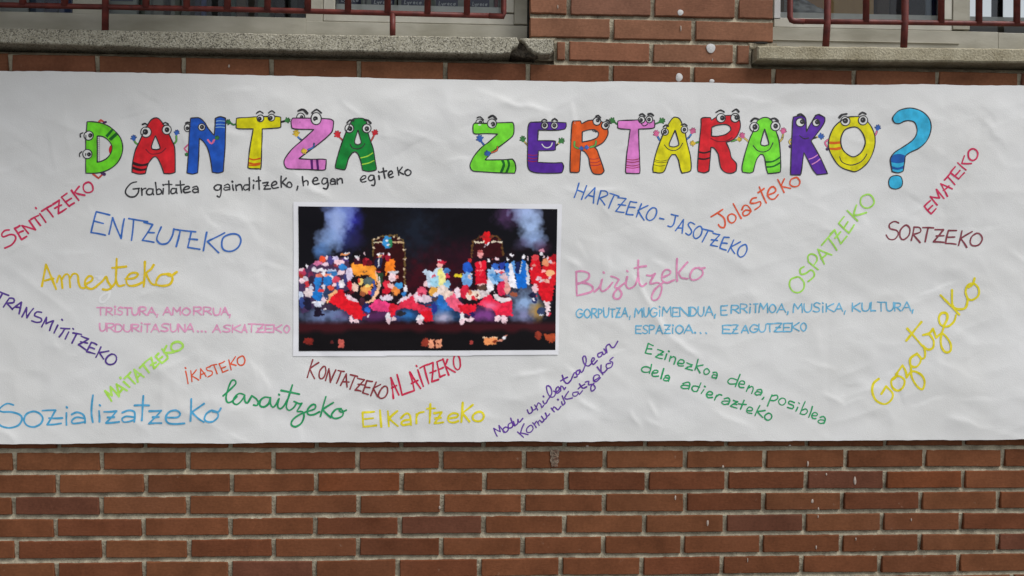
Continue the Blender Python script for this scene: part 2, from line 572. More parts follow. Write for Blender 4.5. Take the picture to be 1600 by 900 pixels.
# ---- sills
core_m = material('crumbled_concrete', (0.15, 0.125, 0.095), rough=1.0, col2=(0.05, 0.042, 0.034), scale=70, bump=0.012, bscale=120)
sill_left_m = concrete_material("terrazzo_concrete", (0.37, 0.345, 0.27), (0.19, 0.175, 0.13), (0.62, 0.59, 0.50), 0.62)
sill_right_m = concrete_material("weathered_concrete", (0.40, 0.36, 0.26), (0.25, 0.215, 0.14), (0.52, 0.48, 0.38), 0.25)


def prism(name, outline, y0, y1, mat, parent, bev=0.003):
    """Outline in world x,z swept from the front y0 back to y1 with a small rounded arris."""
    n = len(outline)
    cx = sum(p[0] for p in outline) / n
    cz = sum(p[1] for p in outline) / n
    ins = []
    for i, (x, z) in enumerate(outline):
        a, b2 = outline[i - 1], outline[(i + 1) % n]
        t = Vector((b2[0] - a[0], b2[1] - a[1]))
        t.normalize()
        ins.append((x - t.y * bev, z + t.x * bev))
    vs = [(x, y0, z) for x, z in ins] + [(x, y0 + bev, z) for x, z in outline] + [(x, y1, z) for x, z in outline]
    fs = []
    for k in (0, n):
        for i in range(n):
            j = (i + 1) % n
            fs.append((k + i, k + n + i, k + n + j, k + j))
    tris = tessellate_polygon([[Vector((x, z, 0)) for x, z in ins]])
    fs += [tuple(t) for t in tris]
    fs.append(tuple(range(3 * n - 1, 2 * n - 1, -1)))
    o = link_mesh(name, vs, fs, mat, parent)
    bm = bmesh.new(); bm.from_mesh(o.data); bmesh.ops.recalc_face_normals(bm, faces=bm.faces); bm.to_mesh(o.data); bm.free()
    return o


def px_outline(pts, Y, rough=0.0, sd=0):
    """Pixel corners -> dense, slightly crumbled outline in world x,z (counter-clockwise)."""
    out = []
    n = len(pts)
    for i in range(n):
        a, b2 = pts[i], pts[(i + 1) % n]
        k = max(1, int(math.dist(a, b2) / 4))
        for q in range(k):
            x, y = a[0] + (b2[0] - a[0]) * q / k, a[1] + (b2[1] - a[1]) * q / k
            x += (nz(x * .21, y * .21, sd) - .5) * rough
            y += (nz(x * .19 + 9, y * .19, sd + 1) - .5) * rough
            p = at(x, y, Y)
            out.append((p.x, p.z))
    return out


YS = -0.040
low = [(-420, 45), (0, 66.5), (90, 69), (143, 70.5), (156, 72), (167, 70.5), (240, 74.5), (420, 77.5), (600, 81), (700, 83), (780, 84), (797, 82.5), (801, 76.5), (808, 73), (811, 66), (808, 60)]
sill1 = prism("window_sill", px_outline(low + [(807.5, 58.2), (700, 57.0), (450, 53), (169, 46.8), (0, 43.6), (-420, 24)], YS, 1.3, 3), YS, 0.135, sill_left_m, building)
sill1["label"] = "speckled concrete sill with a broken chip near its end"
prism("sill_stub", px_outline([(826, 75), (836, 82), (846, 84.5), (860, 84), (865, 79), (865, 61), (818, 59.4), (812, 60.5), (819, 66)], YS, 1.2, 8), YS, 0.135, sill_left_m, sill1)
prism("broken_core", px_outline([(795, 84), (812, 88), (835, 90), (843, 86), (830, 70), (816, 60.6), (806, 60.6), (803, 74)], -0.014, 2.5, 12), -0.014, 0.12, core_m, sill1)
rl = [(1184, 92.6), (1250, 94), (1330, 94.5), (1330.5, 95), (1403, 95.5), (1500, 96.5), (1600, 97.5), (1900, 100), (1900, 79), (1600, 76), (1403, 73.6), (1300, 72.4), (1184, 71.6)]
sill2 = prism("window_sill", px_outline(rl, YS, 1.3, 20), YS, 0.135, sill_right_m, building, bev=0.004)
sill2["label"] = "smooth weathered concrete sill"
# lump of mortar and a dark gap where the right sill meets the wall
lump = MB()
pz = at(1188, 66.5, -0.02)
lump.box(at(1170, 70).x, at(1215, 70).x, 0.0015, 0.06, at(1190, 76).z, at(1190, 66.5).z, bev=0.004)
lump.build("mortar_bedding", mortar_m, sill2)
lump = MB()
lump.box(at(830, 70).x, at(868, 70).x, 0.003, 0.06, at(850, 64).z, at(850, 57).z, bev=0.004)
lump.build("mortar_bedding", mortar_m, sill1)

drop(1189, 67.2, 12, 2.0, 'mortar_hole', material('dark_hole', (.02, .018, .015), rough=1))
# ================================================================== WINDOWS AND THE ROOM BEHIND
frame_m = material("dull_aluminium_paint", (0.50, 0.478, 0.40), rough=0.55, col2=(0.34, 0.32, 0.25), scale=9, bump=0.0006, bscale=60, detail=9, stretch=(0.6, 1, 1.6))
sash_m = material("worn_cream_paint", (0.62, 0.60, 0.52), rough=0.5, col2=(0.46, 0.44, 0.37), scale=8, bump=0.0006, bscale=60, detail=9)
bright_m = material("white_plastic_paint", (0.70, 0.70, 0.69), rough=0.45, var=0.2, scale=12)
gap_shade_m = material("gap_shade_black", (0.02, 0.02, 0.018), rough=0.8, var=0.3)
bar_m = material("red_oxide_paint", (0.165, 0.032, 0.024), rough=0.5, col2=(0.09, 0.019, 0.016), scale=40, bump=0.0008, bscale=140)

glass_m = bpy.data.materials.new("window_glass")
glass_m.use_nodes = True
_nt = glass_m.node_tree
_nt.nodes.remove(_nt.nodes["Principled BSDF"])
_t = _nt.nodes.new("ShaderNodeBsdfTransparent"); _t.inputs[0].default_value = (0.93, 0.96, 0.94, 1)
_g = _nt.nodes.new("ShaderNodeBsdfGlossy"); _g.inputs["Roughness"].default_value = 0.03
_fr = _nt.nodes.new("ShaderNodeFresnel"); _fr.inputs[0].default_value = 1.5
_mx = _nt.nodes.new("ShaderNodeMixShader")
_nt.links.new(_fr.outputs[0], _mx.inputs[0]); _nt.links.new(_t.outputs[0], _mx.inputs[1]); _nt.links.new(_g.outputs[0], _mx.inputs[2])
_nt.links.new(_mx.outputs[0], _nt.nodes["Material Output"].inputs["Surface"])

room_m = material("dim_room_plaster", (0.30, 0.29, 0.27), rough=0.9, var=0.2, scale=2)
R = MB()
zf, zc, yb = 0.55, 3.3, 1.6                             # a rear window lets the sky show through at the right
hx0, hx1, hx2 = at(1512, 25, yb).x, at(1790, 25, yb).x, at(1850, 25, yb).x
hz = at(1560, 56, yb).z
R.box(-3.4, hx0, yb, yb + .1, zf, zc)
R.box(hx0, hx1, yb, yb + .1, zf, hz)
R.box(hx0, hx1, yb, yb + .1, zc - .12, zc)
R.box(hx1, 3.7, yb, yb + .1, zf, zc)
R.box(-3.45, -3.4, 0.31, yb, zf, zc)
R.box(3.7, 3.75, 0.31, yb, zf, zc)
R.box(-3.4, 3.7, 0.31, yb, zf - .05, zf)
R.box(-3.4, 3.7, 0.31, yb, zc, zc + .05)
room = R.build("room_interior", room_m, building)

YF = 0.092                                             # face of the fixed frames
ZTOP = 2.95


def slab(mb, px0, px1, ptop, pbot, Y, depth, mi=0, bev=0.0015, xr=None):
    """Box from pixel edges on the plane y = Y; ptop/pbot None runs to the head or to below the sill."""
    xm = (px0 + px1) / 2 if xr is None else xr
    z1 = ZTOP if ptop is None else at(xm, ptop, Y).z
    z0 = at(xm, 78, Y).z if pbot is None else at(xm, pbot, Y).z
    ym = 40
    mb.box(at(px0, ym, Y).x, at(px1, ym, Y).x, Y, Y + depth, z0, z1, mi, bev)


def pane(px0, px1, pbot, Y, parent, xr):
    z0 = at(xr, pbot, Y).z
    x0, x1 = at(px0, 40, Y).x, at(px1, 40, Y).x
    return MB().add([(x0, Y, z0), (x1, Y, z0), (x1, Y, ZTOP), (x0, Y, ZTOP)], [(0, 1, 2, 3)]).build("glass_pane", glass_m, parent)


# ---- left window: fixed light, mullion, sliding sash
f = MB()
x_end = at(824, 40, YF).x
slab(f, -420, 477.5, 23.2, None, YF, 0.07, xr=260)
slab(f, 477.5, 824, 37.5, None, YF, 0.07, xr=700)
slab(f, 803.5, 824, None, 37.5, YF, 0.07, xr=812)
slab(f, 477.5, 503.8, None, 37.4, YF + 0.001, 0.06, xr=490)
slab(f, 113, 160, None, 23.2, YF + 0.006, 0.05, xr=137)
win1 = f.build("window", frame_m, building)
win1["label"] = "wide window with a sliding sash on the right"
s = MB()
slab(s, 505, 803, 19.6, 36.6, YF + 0.006, 0.03, xr=690)
slab(s, 505, 522.5, None, 19.4, YF + 0.006, 0.03, xr=514)
slab(s, 784.5, 803, None, 19.4, YF + 0.006, 0.03, xr=793)
s.build("sliding_sash", sash_m, win1)
g = MB()
slab(g, 824.4, 828.6, None, 60, YF - 0.004, 0.05, xr=826)  # near-black strip painted in for the shaded gap beside the frame
g.build("gap_shade_strip", gap_shade_m, win1)
pane(-420, 477, 24, YF + 0.03, win1, 260)
pane(520, 786, 20.5, YF + 0.022, win1, 690)

# ---- right window
f = MB()
slab(f, 1207, 1560, 46, None, YF, 0.07, xr=1380)
slab(f, 1560, 1950, 51, None, YF, 0.07, xr=1570)
slab(f, 1489, 1515.5, None, 46, YF + 0.001, 0.06, xr=1500)
slab(f, 1207, 1500, 65, 66, YF - 0.005, 0.02, xr=1380)
win2 = f.build("window", frame_m, building)
win2["label"] = "window with white sash frame showing cardboard behind its glass"
s = MB()
slab(s, 1209.5, 1487.5, 30.4, 45, YF + 0.004, 0.03, xr=1350)
slab(s, 1474.5, 1487.5, None, 30.2, YF + 0.004, 0.03, xr=1480)
slab(s, 1209.5, 1219.5, None, 30.2, YF + 0.004, 0.03, 1, xr=1214)
s.build("sliding_sash", [sash_m, bright_m], win2)
pane(1218, 1476, 31, YF + 0.02, win2, 1350)
pane(1515, 1950, 52, YF + 0.03, win2, 1570)

# ---- grilles
YB = -0.012
TOPZ = 2.9


def vbar(px, pyb, Y, parent, r=0.0105, top=None, lean=0.0):
    p = at(px, pyb, Y)
    t = (p.x + lean, Y, TOPZ) if top is None else top
    return MB().tube([p, t], r).build("upright_bar", bar_m, parent, smooth=True)


def rail(pts, Y, parent, r=0.0078):
    return MB().tube([at(x, y, Y) for x, y in pts], r).build("bottom_rail", bar_m, parent, smooth=True)


gl = rail([(-420, -4), (-200, 1), (0, 7.6), (200, 11.6), (400, 15.4), (610, 20.8), (782, 25.2)], YB, building)
gl.name = "window_grille"
gl["label"] = "red iron grille ending in a corner at its right"
for px, py in ((-90, 3), (-26, 5), (35.8, 8), (101, 9.5), (228, 12), (291.5, 13.5), (355.4, 14.6), (418, 16), (481, 17.5), (543.7, 19), (605.6, 20.5), (668, 22), (729.5, 23.5)):
    vbar(px, py, YB - 0.004, gl, r=0.0098)
MB().tube([at(764, 24.8, YB - .001), at(786.5, 25.4, YB - .001), at(787, 20, YB - .001), (at(787, 20, YB).x, YB - .001, TOPZ)], 0.0085).build("end_upright", bar_m, gl, smooth=True)
vbar(164.4, 50, YB - 0.004, gl, r=0.0098)
MB().tube([at(613.5, 60, YB), at(613.5, 22, YB)], 0.0088).build("support_stub", bar_m, gl, smooth=True)

gr2 = rail([(1240, 33.4), (1360, 34.6), (1480, 36), (1600, 37.6), (1950, 42)], YB, building)
gr2.name = "window_grille"
gr2["label"] = "red iron grille with a rounded corner at its left"
for px, py in ((1353, 34), (1470.5, 35.5), (1529.5, 36.5), (1588.7, 37.4), (1650, 38), (1712, 39)):
    vbar(px, py, YB - 0.004, gr2, r=0.0098)
for px, pb, ps in ((1292.8, 74, 1290), (1414, 74, 1412)):
    p0, p1 = at(ps, pb, YB - .004), at(px, 33, YB - .004)
    MB().tube([p0, p1, (p1.x, YB - .004, TOPZ)], 0.0105).build("long_upright", bar_m, gr2, smooth=True)
zt = (at(1234, 20, YB).x, YB - .001, TOPZ)
MB().tube([at(1256, 33.6, YB - .001), at(1241, 33.2, YB - .001), at(1236.5, 31.6, YB - .001), at(1234.3, 27, YB - .001), zt], 0.0085).build("end_upright", bar_m, gr2, smooth=True)

# ---- what stands on the inner ledges
ledge = MB()
xa, xb = at(-420, 30, .17).x, XL
xs_ = at(495, 30, .17).x
ZLEF = at(260, 28, .165).z
ledge.box(xa, xs_, 0.135, 0.62, ZLEF - .02, ZLEF)
ledge.box(xs_, xb, 0.135, 0.62, at(650, 19, .2).z - 0.02, at(650, 19, .2).z)
ledge.box(XR, XWR, 0.135, 0.85, at(1400, 33, .2).z - 0.02, at(1400, 33, .2).z)
ledge.build("inner_ledge", bright_m, building)
ZLED = at(650, 19, .2).z
ZLE2 = at(1400, 33, .2).z

box_m = material("grey_green_card", (0.27, 0.29, 0.265), rough=0.8, var=0.25, scale=12)
navy_m = material("navy_label_paper", (0.030, 0.036, 0.085), rough=0.6, var=0.3, scale=30)
script_m = material("pale_label_print", (0.55, 0.57, 0.62), rough=0.6, var=0.2)
YBX = 0.165

GL = {  # small script letters for the box labels: strokes in a unit cell
    'L': [(0.25, 1.0), (0.10, 0.1), (0.0, 0.0), (0.55, 0.05)], 'y': [(0, .55), (.2, .1), (.5, .55), (.25, -.35), (0, -.3)],
    'r': [(0.05, .55), (.1, 0), (.15, .4), (.45, .55)], 'e': [(0, .3), (.45, .35), (.35, .58), (.1, .5), (.05, .1), (.45, .08)],
    'c': [(.42, .5), (.12, .5), (.05, .1), (.42, .05)], 'o': [(.25, .55), (.02, .3), (.22, 0), (.46, .25), (.25, .55), (.6, .5)]}


def storage_box(px0, px1, l0, l1, lb, label, zl=None):
    zl = ZLED if zl is None else zl
    x0, x1 = at(px0, 10, YBX).x, at(px1, 10, YBX).x
    e = empty("archive_box", ((x0 + x1) / 2, YBX + .13, zl), label, "box", "archive boxes with navy labels behind the glass")
    MB().box(x0, x1, YBX, YBX + 0.26, zl + .001, zl + 0.30, bev=0.002).build("carton", box_m, e)
    a0, a1 = at(l0, 10, YBX).x, at(l1, 10, YBX).x
    zb = at((l0 + l1) / 2, lb, YBX).z
    lab = MB().box(a0, a1, YBX - 0.002, YBX - 0.0004, zb, zb + 0.075).build("label_plate", navy_m, e)
    t = MB()
    w = (a1 - a0) * 0.80 / 6
    for q, ch in enumerate("Lyreco"):
        g_ = [(a0 + (a1 - a0) * .12 + q * w + p[0] * w * 1.5, zb + 0.011 + p[1] * 0.0125) for p in GL[ch]]
        for (ax, az), (bx, bz) in zip(g_[:-1], g_[1:]):
            dx, dz = bx - ax, bz - az
            l = math.hypot(dx, dz) or 1
            nx_, nz_ = -dz / l * 0.0012, dx / l * 0.0012
            y = YBX - 0.0026 - 0.00002 * len(t.f)
            t.add([(ax - nx_, y, az - nz_), (bx - nx_, y, bz - nz_), (bx + nx_, y, bz + nz_), (ax + nx_, y, az + nz_)], [(0, 1, 2, 3)])
    t.build("label_lettering", script_m, lab)


storage_box(523.5, 570, 529, 564, 8.5, "archive box with navy label, leftmost in the row behind the sliding sash")
storage_box(572.5, 619.5, 580, 616, 11.8, "archive box with navy label, second from left behind the sliding sash")
storage_box(622, 670, 627, 662.5, 12.2, "archive box with navy label, in the middle of the row behind the sliding sash")
storage_box(673, 726, 681, 715.5, 14.2, "archive box with navy label, second from right behind the sliding sash")
storage_box(729, 771.5, 734, 764.5, 15.0, "archive box with navy label, rightmost in the row behind the sliding sash")
storage_box(170, 214, 173, 208, 1.8, "archive box with navy label standing alone behind the fixed left glass", ZLEF)


def upright(name, px0, px1, rgb, Y, label, cat, group, h=0.28, spine=None, ledge_z=None, k=1.3):
    """A book, binder or file standing on the ledge: cover boards, page block set back."""
    z = ZLED if ledge_z is None else ledge_z
    x0, x1 = at(px0, 10, Y).x, at(px1, 10, Y).x
    col = tuple(v * k for v in lin(rgb))
    m_ = material("cover_%d_%d_%d" % rgb, col, rough=0.6, var=0.35, scale=25)
    e = empty(name, ((x0 + x1) / 2, Y + .1, z), label, cat, group)
    mb = MB().box(x0, x1, Y, Y + 0.012, z + .001, z + h, bev=0.003)
    mb.box(x0, x0 + 0.003, Y + 0.012, Y + .2, z + .001, z + h)
    mb.box(x1 - 0.003, x1, Y + 0.012, Y + .2, z + .001, z + h)
    mb.build("cover", m_, e)
    MB().box(x0 + .0035, x1 - .0035, Y + .0125, Y + .195, z + .002, z + h - .006).build("page_block", bright_m, e)
    if spine:
        sc_ = tuple(v * k for v in lin(spine))
        MB().box(x0 + (x1 - x0) * .2, x1 - (x1 - x0) * .2, Y - .0012, Y - .0002, z + .02, z + .15).build("spine_label", material("spine_%d_%d_%d" % spine, sc_, var=.2), e)


BG = "books and files behind the left window"
for a in ((-70, -34, (90, 96, 95), "grey file at the far left edge of the left window"),
          (-33, 1, (120, 122, 116), "pale grey file left of the first grille bar"),
          (2, 44, (112, 116, 112), "wide grey file beside the first grille bar"),
          (46, 68, (40, 58, 78), "slate blue binder right of the wide grey file"),
          (69, 90, (22, 32, 62), "dark navy binder in the middle of three blue binders"),
          (91, 112, (30, 46, 84), "navy binder beside the pale mullion"),
          (219, 237, (78, 84, 76), "grey green book beside the lone archive box"),
          (238, 255.5, (98, 100, 92), "light grey book with black gap to its right"),
          (266, 281, (104, 106, 98), "pale grey book between two dark gaps"),
          (282, 297, (60, 66, 58), "dull green book beside the pale grey book"),
          (304, 313, (30, 34, 58), "thin navy book near the centre of the left glass"),
          (314, 322, (52, 66, 110), "thin bright blue book"),
          (323, 348, (16, 20, 18), "thick black binder beside the thin bright blue book"),
          (360, 368, (40, 62, 52), "thin dark green book right of the black binder"),
          (369, 385, (74, 62, 48), "brown book with worn spine"),
          (386, 400, (46, 40, 30), "dark brown book beside the brown one"),
          (402, 421, (70, 84, 66), "leaning green book near the mullion"),
          (430, 448, (20, 16, 18), "black binder nearest the sash mullion"),
          (449, 466, (26, 34, 30), "very dark green binder against the sash mullion")):
    upright("binder" if "binder" in a[3] or "file" in a[3] else "book", a[0], a[1], a[2], YBX + random.uniform(-.008, .02), a[3], "binder" if "binder" in a[3] or "file" in a[3] else "book", BG, h=random.uniform(.27, .33), ledge_z=ZLEF)
# red and white cartons at the right end of the row
upright("carton", 772.8, 778, (110, 30, 32), YBX, "narrow red carton beside the rightmost archive box", "carton", None)
upright("carton", 778.6, 785, (150, 152, 150), YBX - .004, "narrow white carton at the window corner", "carton", None)

# right window
card_m = material("brown_cardboard", (0.50, 0.33, 0.16), rough=0.85, col2=(0.42, 0.27, 0.13), scale=10, stretch=(3, 1, .5))
tape_m = material("brown_parcel_tape", (0.36, 0.19, 0.07), rough=0.35, var=.1)
e = empty("cardboard_box", (at(1300, 10, .4).x, .45, ZLE2), "brown cardboard box pressed behind the right window glass", "box")
bx = MB()
bx.box(at(1236, 10, .17).x, at(1366, 10, .17).x, .17, .42, ZLE2 + .001, ZLE2 + .34, bev=.004)
bx.build("carton", card_m, e)
MB().box(at(1236, 10, .17).x, at(1286, 10, .17).x, .1685, .1695, ZLE2 + .02, ZLE2 + .335).build("side_flap", tape_m, e)
# wrinkled clear bag in front of the box
bag_m = material("thin_plastic_bag", (0.42, 0.44, 0.46), rough=0.25, col2=(0.20, 0.21, 0.23), scale=28, spec=.6)
bv, bf = [], []
for r in range(13):
    for q in range(17):
        u, v = q / 16, r / 12
        top = 0.050 * (1 - u) ** 1.2 + 0.012 + 0.010 * nz(u * 5, 2, 3)
        x = at(1238, 20, .15).x + u * 0.115
        z = ZLE2 + 0.002 + v * top
        y = .165 - .014 * math.sin(math.pi * v) - .012 * nz(u * 7, v * 5, 8)
        bv.append((x, y, z))
for r in range(12):
    for q in range(16):
        a = r * 17 + q
        bf.append((a, a + 1, a + 18, a + 17))
b_ = link_mesh("plastic_bag", bv, bf, bag_m, None, smooth=True)
b_.modifiers.new("thickness", 'SOLIDIFY').thickness = .001
tag(b_, "crumpled clear plastic bag at the foot of the cardboard box", "bag")
pv = []
for r in range(15):
    for q in range(6):
        pv.append((at(1218, 10, .2).x + q / 5 * .034, .165 - .016 * nz(q * 1.1, r * .6, 4), ZLE2 + .002 + r / 14 * .2))
pf = [(r * 6 + q, r * 6 + q + 1, r * 6 + q + 7, r * 6 + q + 6) for r in range(14) for q in range(5)]
p_ = link_mesh("crumpled_paper", pv, pf, material("grey_tissue_paper", (.25, .24, .23), rough=.8, col2=(.12, .11, .10), scale=30), None)
p_.modifiers.new("thickness", 'SOLIDIFY').thickness = .002
tag(p_, "strip of crumpled grey paper at the left edge of the right window", "paper")
RG = "binders behind the right window"
upright("binder", 1371, 1390, (62, 50, 42), .17, "dark brown binder beside the cardboard box", "binder", RG, ledge_z=ZLE2)
upright("binder", 1391, 1411, (44, 40, 46), .17, "blackish binder behind the long grille bar", "binder", RG, ledge_z=ZLE2)
upright("binder", 1417, 1446, (26, 30, 42), .17, "wide dark navy binder right of the long grille bar", "binder", RG, ledge_z=ZLE2)
upright("binder", 1447, 1457, (128, 140, 158), .165, "narrow pale blue binder beside the wide navy one", "binder", RG, ledge_z=ZLE2, h=.16)
upright("binder", 1458, 1463, (34, 44, 80), .165, "very narrow blue binder next to the sash stile", "binder", RG, ledge_z=ZLE2)
upright("binder", 1464, 1474, (110, 124, 140), .165, "narrow grey blue binder touching the sash stile", "binder", RG, ledge_z=ZLE2)
rw = MB()
for pa, pb in ((1512, 1519), (1562, 1571), (1618, 1627), (1674, 1683), (1730, 1739), (1784, 1790)):
    rw.box(at(pa, 25, yb).x, at(pb, 25, yb).x, yb + .02, yb + .07, hz, zc - .12)
rw.box(hx0, hx1, yb + .018, yb + .072, hz, hz + .025)
rw.build("rear_window_frame", material("slate_blue_frame", (.05, .06, .09), rough=.6, var=.3), room)
# ================================================================== PAPER BANNER
YP = -0.018                                            # plane of the hanging paper
UX0, UX1, UST, NV = -110.0, 1720.0, 3.0, 192
NU = int((UX1 - UX0) / UST)
TOPX, TOPY = [-110, 0, 420, 800, 1200, 1600, 1720], [107.5, 110.3, 118, 126, 130.6, 133.4, 134]
BOTX, BOTY = [-110, 0, 530, 1060, 1600, 1720], [694.5, 694, 691, 688.8, 686.6, 686.2]


def v_top(x): return np.interp(x, TOPX, TOPY)
def v_bot(x): return np.interp(x, BOTX, BOTY)


gu = UX0 + UST * np.arange(NU + 1)
GX = np.repeat(gu[None, :], NV + 1, 0)
GT = (np.arange(NV + 1) / NV)[:, None]
GY = v_top(gu)[None, :] * (1 - GT) + v_bot(gu)[None, :] * GT
GY[0] += (vnoise(gu / 90, gu * 0, 61) - .5) * 1.6 + (vnoise(gu / 9, gu * 0, 62) - .5) * .7
GY[-1] += (vnoise(gu / 90, gu * 0, 63) - .5) * 2.0 + (vnoise(gu / 11, gu * 0, 64) - .5) * .8


def seg_field(x, y, a, b):
    ax, ay = a; bx, by = b
    l = math.hypot(bx - ax, by - ay)
    tx, ty = (bx - ax) / l, (by - ay) / l
    t = (x - ax) * tx + (y - ay) * ty
    d = -(x - ax) * ty + (y - ay) * tx
    d = d + (vnoise(x / 18, y / 18, int(ax)) - .5) * 5
    e = np.clip(t / l, 0, 1)
    taper = np.clip(np.minimum(t + 4, l + 4 - t) / (0.28 * l + 4), 0, 1) ** 0.8
    return d, taper


def cells(x, y, cell, seed):
    """Distance to the nearest and the second nearest point of a jittered lattice."""
    gx, gy = np.floor(x / cell), np.floor(y / cell)
    f1, f2 = np.full(x.shape, 1e9), np.full(x.shape, 1e9)
    for dx in (-1, 0, 1):
        for dy in (-1, 0, 1):
            cx, cy = gx + dx, gy + dy
            sx, sy = (cx + vnoise(cx + .001, cy + .001, seed)) * cell, (cy + vnoise(cx + .001, cy + .001, seed + 7)) * cell
            d = np.hypot(x - sx, y - sy)
            f2 = np.minimum(f2, np.maximum(f1, d))
            f1 = np.minimum(f1, d)
    return f1, f2


PR = (446, 306, 890, 568)                               # the print keeps this part flat
mm = 0.001
def wrinkles(x, y):
    h = (vnoise(x / 260, y / 210, 1) - .5) * 6.0 + (vnoise(x / 110, y / 90, 2) - .5) * 2.0
    # soft diagonal ripples
    c, s = math.cos(0.55), math.sin(0.55)
    u, v = x * c + y * s, -x * s + y * c
    h += (vnoise(u / 150, v / 30, 4) - .5) * 0.9
    h += (vnoise(u / 60 + 9, v / 14, 5) - .5) * 0.42 * (0.3 + vnoise(x / 160, y / 120, 6))
    c, s = math.cos(-0.35), math.sin(-0.35)
    u, v = x * c + y * s, -x * s + y * c
    h += (vnoise(u / 130, v / 30, 7) - .5) * 0.9
    h += (np.abs(vnoise(u / 70, v / 34, 8) - .5)) * -2.4 * vnoise(x / 200, y / 150, 9)
    h += (np.abs(vnoise(x / 48, y / 40, 12) - .5)) * -1.7 * vnoise(x / 210 + 5, y / 170, 13)
    h += (vnoise(x / 9, y / 9, 14) - .5) * 0.07
    # handling creases: straight facets meeting in sharp lines, only where the sheet was crumpled
    for cell, a1, a2, sd, ax in ((74, 1.5, .30, 80, .45), (40, .8, .22, 90, -.5), (120, 1.6, .3, 100, .2)):
        c, s = math.cos(ax), math.sin(ax)
        u, v = (x * c + y * s) * .72, (-x * s + y * c) * 1.25
        u = u + (vnoise(x / 50, y / 50, sd + 3) - .5) * 14
        f1, f2 = cells(u, v, cell, sd)
        k = np.clip(vnoise(x / 150, y / 120, sd + 1) * 1.9 - .55, 0, 1)
        h += k * (a1 * f1 / cell - a2 * np.exp(-(f2 - f1) / 3.5) * np.clip(vnoise(x / 45, y / 45, sd + 2) * 2.4 - .8, 0, 1))
    # vertical folds where the roll was flattened
    for fx, a, w in ((64, .5, 26), (413, 1.3, 34), (800, .5, 40), (937, .8, 30), (1087, .8, 30), (1297, 1.1, 36), (1475, .6, 30)):
        d = x - fx + (y - 400) * 0.006 + (vnoise(y / 60, x * 0 + fx, 15) - .5) * 3
        h += -a * np.exp(-np.abs(d) / w) * (0.5 + 0.9 * vnoise(y / 140, x * 0 + fx, 16))
    m = (1 - 0.8 * np.clip(np.minimum(np.minimum(x - PR[0], PR[2] - x), np.minimum(y - PR[1], PR[3] - y)) / 14 + .5, 0, 1))
    # sharp creases seen in the paper: start, end, height in mm, half width in px, step part
    for a, b, amp, w, stp in CREASES:
        d, t = seg_field(x, y, a, b)
        w = w * .62
        h += m * t * (amp * 1.15 * np.exp(-np.abs(d) / w) + 1.3 * stp * (np.tanh(d / w)) * np.exp(-np.abs(d) / (w * 7)))
    # the weight of the sheet presses its top hem flat and lets the lower hem stand off a little
    return h


CREASES = [((777, 157), (866, 176), 1.3, 7, .5), ((742, 140), (800, 162), .8, 9, .3), ((533, 158), (566, 184), .9, 5, .3), ((893, 154), (901, 214), .8, 6, .4),
           ((698, 250), (738, 252), .7, 5, .2), ((880, 297), (976, 297), 1.0, 7, .4), ((470, 289), (526, 315), .9, 6, .4), ((455, 262), (500, 300), .6, 8, .3),
           ((874, 398), (906, 420), 1.3, 8, .3), ((985, 424), (1022, 484), 1.3, 6, .6), ((1022, 484), (1042, 520), 1.3, 7, .7), ((1042, 520), (1096, 562), 1.1, 8, .5),
           ((798, 588), (862, 581), 1.0, 6, .3), ((884, 570), (908, 590), .9, 5, .3), ((900, 622), (936, 642), .9, 6, .3), ((1012, 626), (1028, 650), .9, 5, .3),
           ((984, 640), (1002, 670), .9, 5, .3), ((1008, 654), (1034, 668), .7, 5, .2), ((1000, 560), (1040, 600), .7, 8, .3), ((0, 668), (26, 694), 1.8, 10, .4),
           ((356, 678), (392, 694), 1.4, 6, .4), ((344, 681), (368, 692), .7, 4, .2), ((280, 640), (356, 676), .8, 10, .3), ((1288, 612), (1318, 634), .9, 6, .4),
           ((1318, 634), (1352, 622), .6, 7, .2), ((1480, 650), (1560, 676), .9, 10, .4), ((1556, 676), (1600, 688), .9, 8, .3), ((400, 575), (424, 610), .9, 8, .4),
           ((388, 560), (402, 594), .6, 6, .3), ((230, 560), (300, 620), .6, 14, .3), ((60, 180), (190, 230), .8, 18, .3), ((20, 420), (120, 500), .8, 16, .3),
           ((300, 325), (420, 350), .6, 14, .2), ((1110, 640), (1180, 672), .7, 8, .3), ((1220, 300), (1300, 330), .5, 12, .2), ((700, 640), (790, 655), .6, 9, .2),
           ((620, 200), (700, 225), .7, 10, .3), ((560, 640), (610, 668), .6, 8, .3), ((1130, 150), (1230, 164), .7, 12, .3), ((1450, 560), (1540, 600), .6, 14, .3),
           ((1010, 400), (1080, 430), .5, 10, .2), ((96, 140), (110, 260), .6, 16, .2), ((200, 640), (240, 684), .6, 10, .3), ((1390, 160), (1500, 200), .5, 16, .2)]
_r = random.Random(21)
for _ in range(150):
    x_, y_ = _r.uniform(-60, 1680), _r.uniform(135, 680)
    a_, l_ = _r.choice([_r.uniform(.2, 1.1), _r.uniform(-.7, .2), _r.uniform(-3, 3)]), _r.uniform(18, 80)
    CREASES.append(((x_, y_), (x_ + l_ * math.cos(a_), y_ + l_ * math.sin(a_)), _r.uniform(-.5, .6), _r.uniform(2.5, 7), _r.uniform(-.3, .35)))

GH = wrinkles(GX, GY)
GH = np.clip(GH * 1.9, -11, 18) * mm
_e = np.minimum(GT, 1 - GT)
GH = GH * (0.35 + 0.65 * np.clip(_e / 0.06, 0, 1))


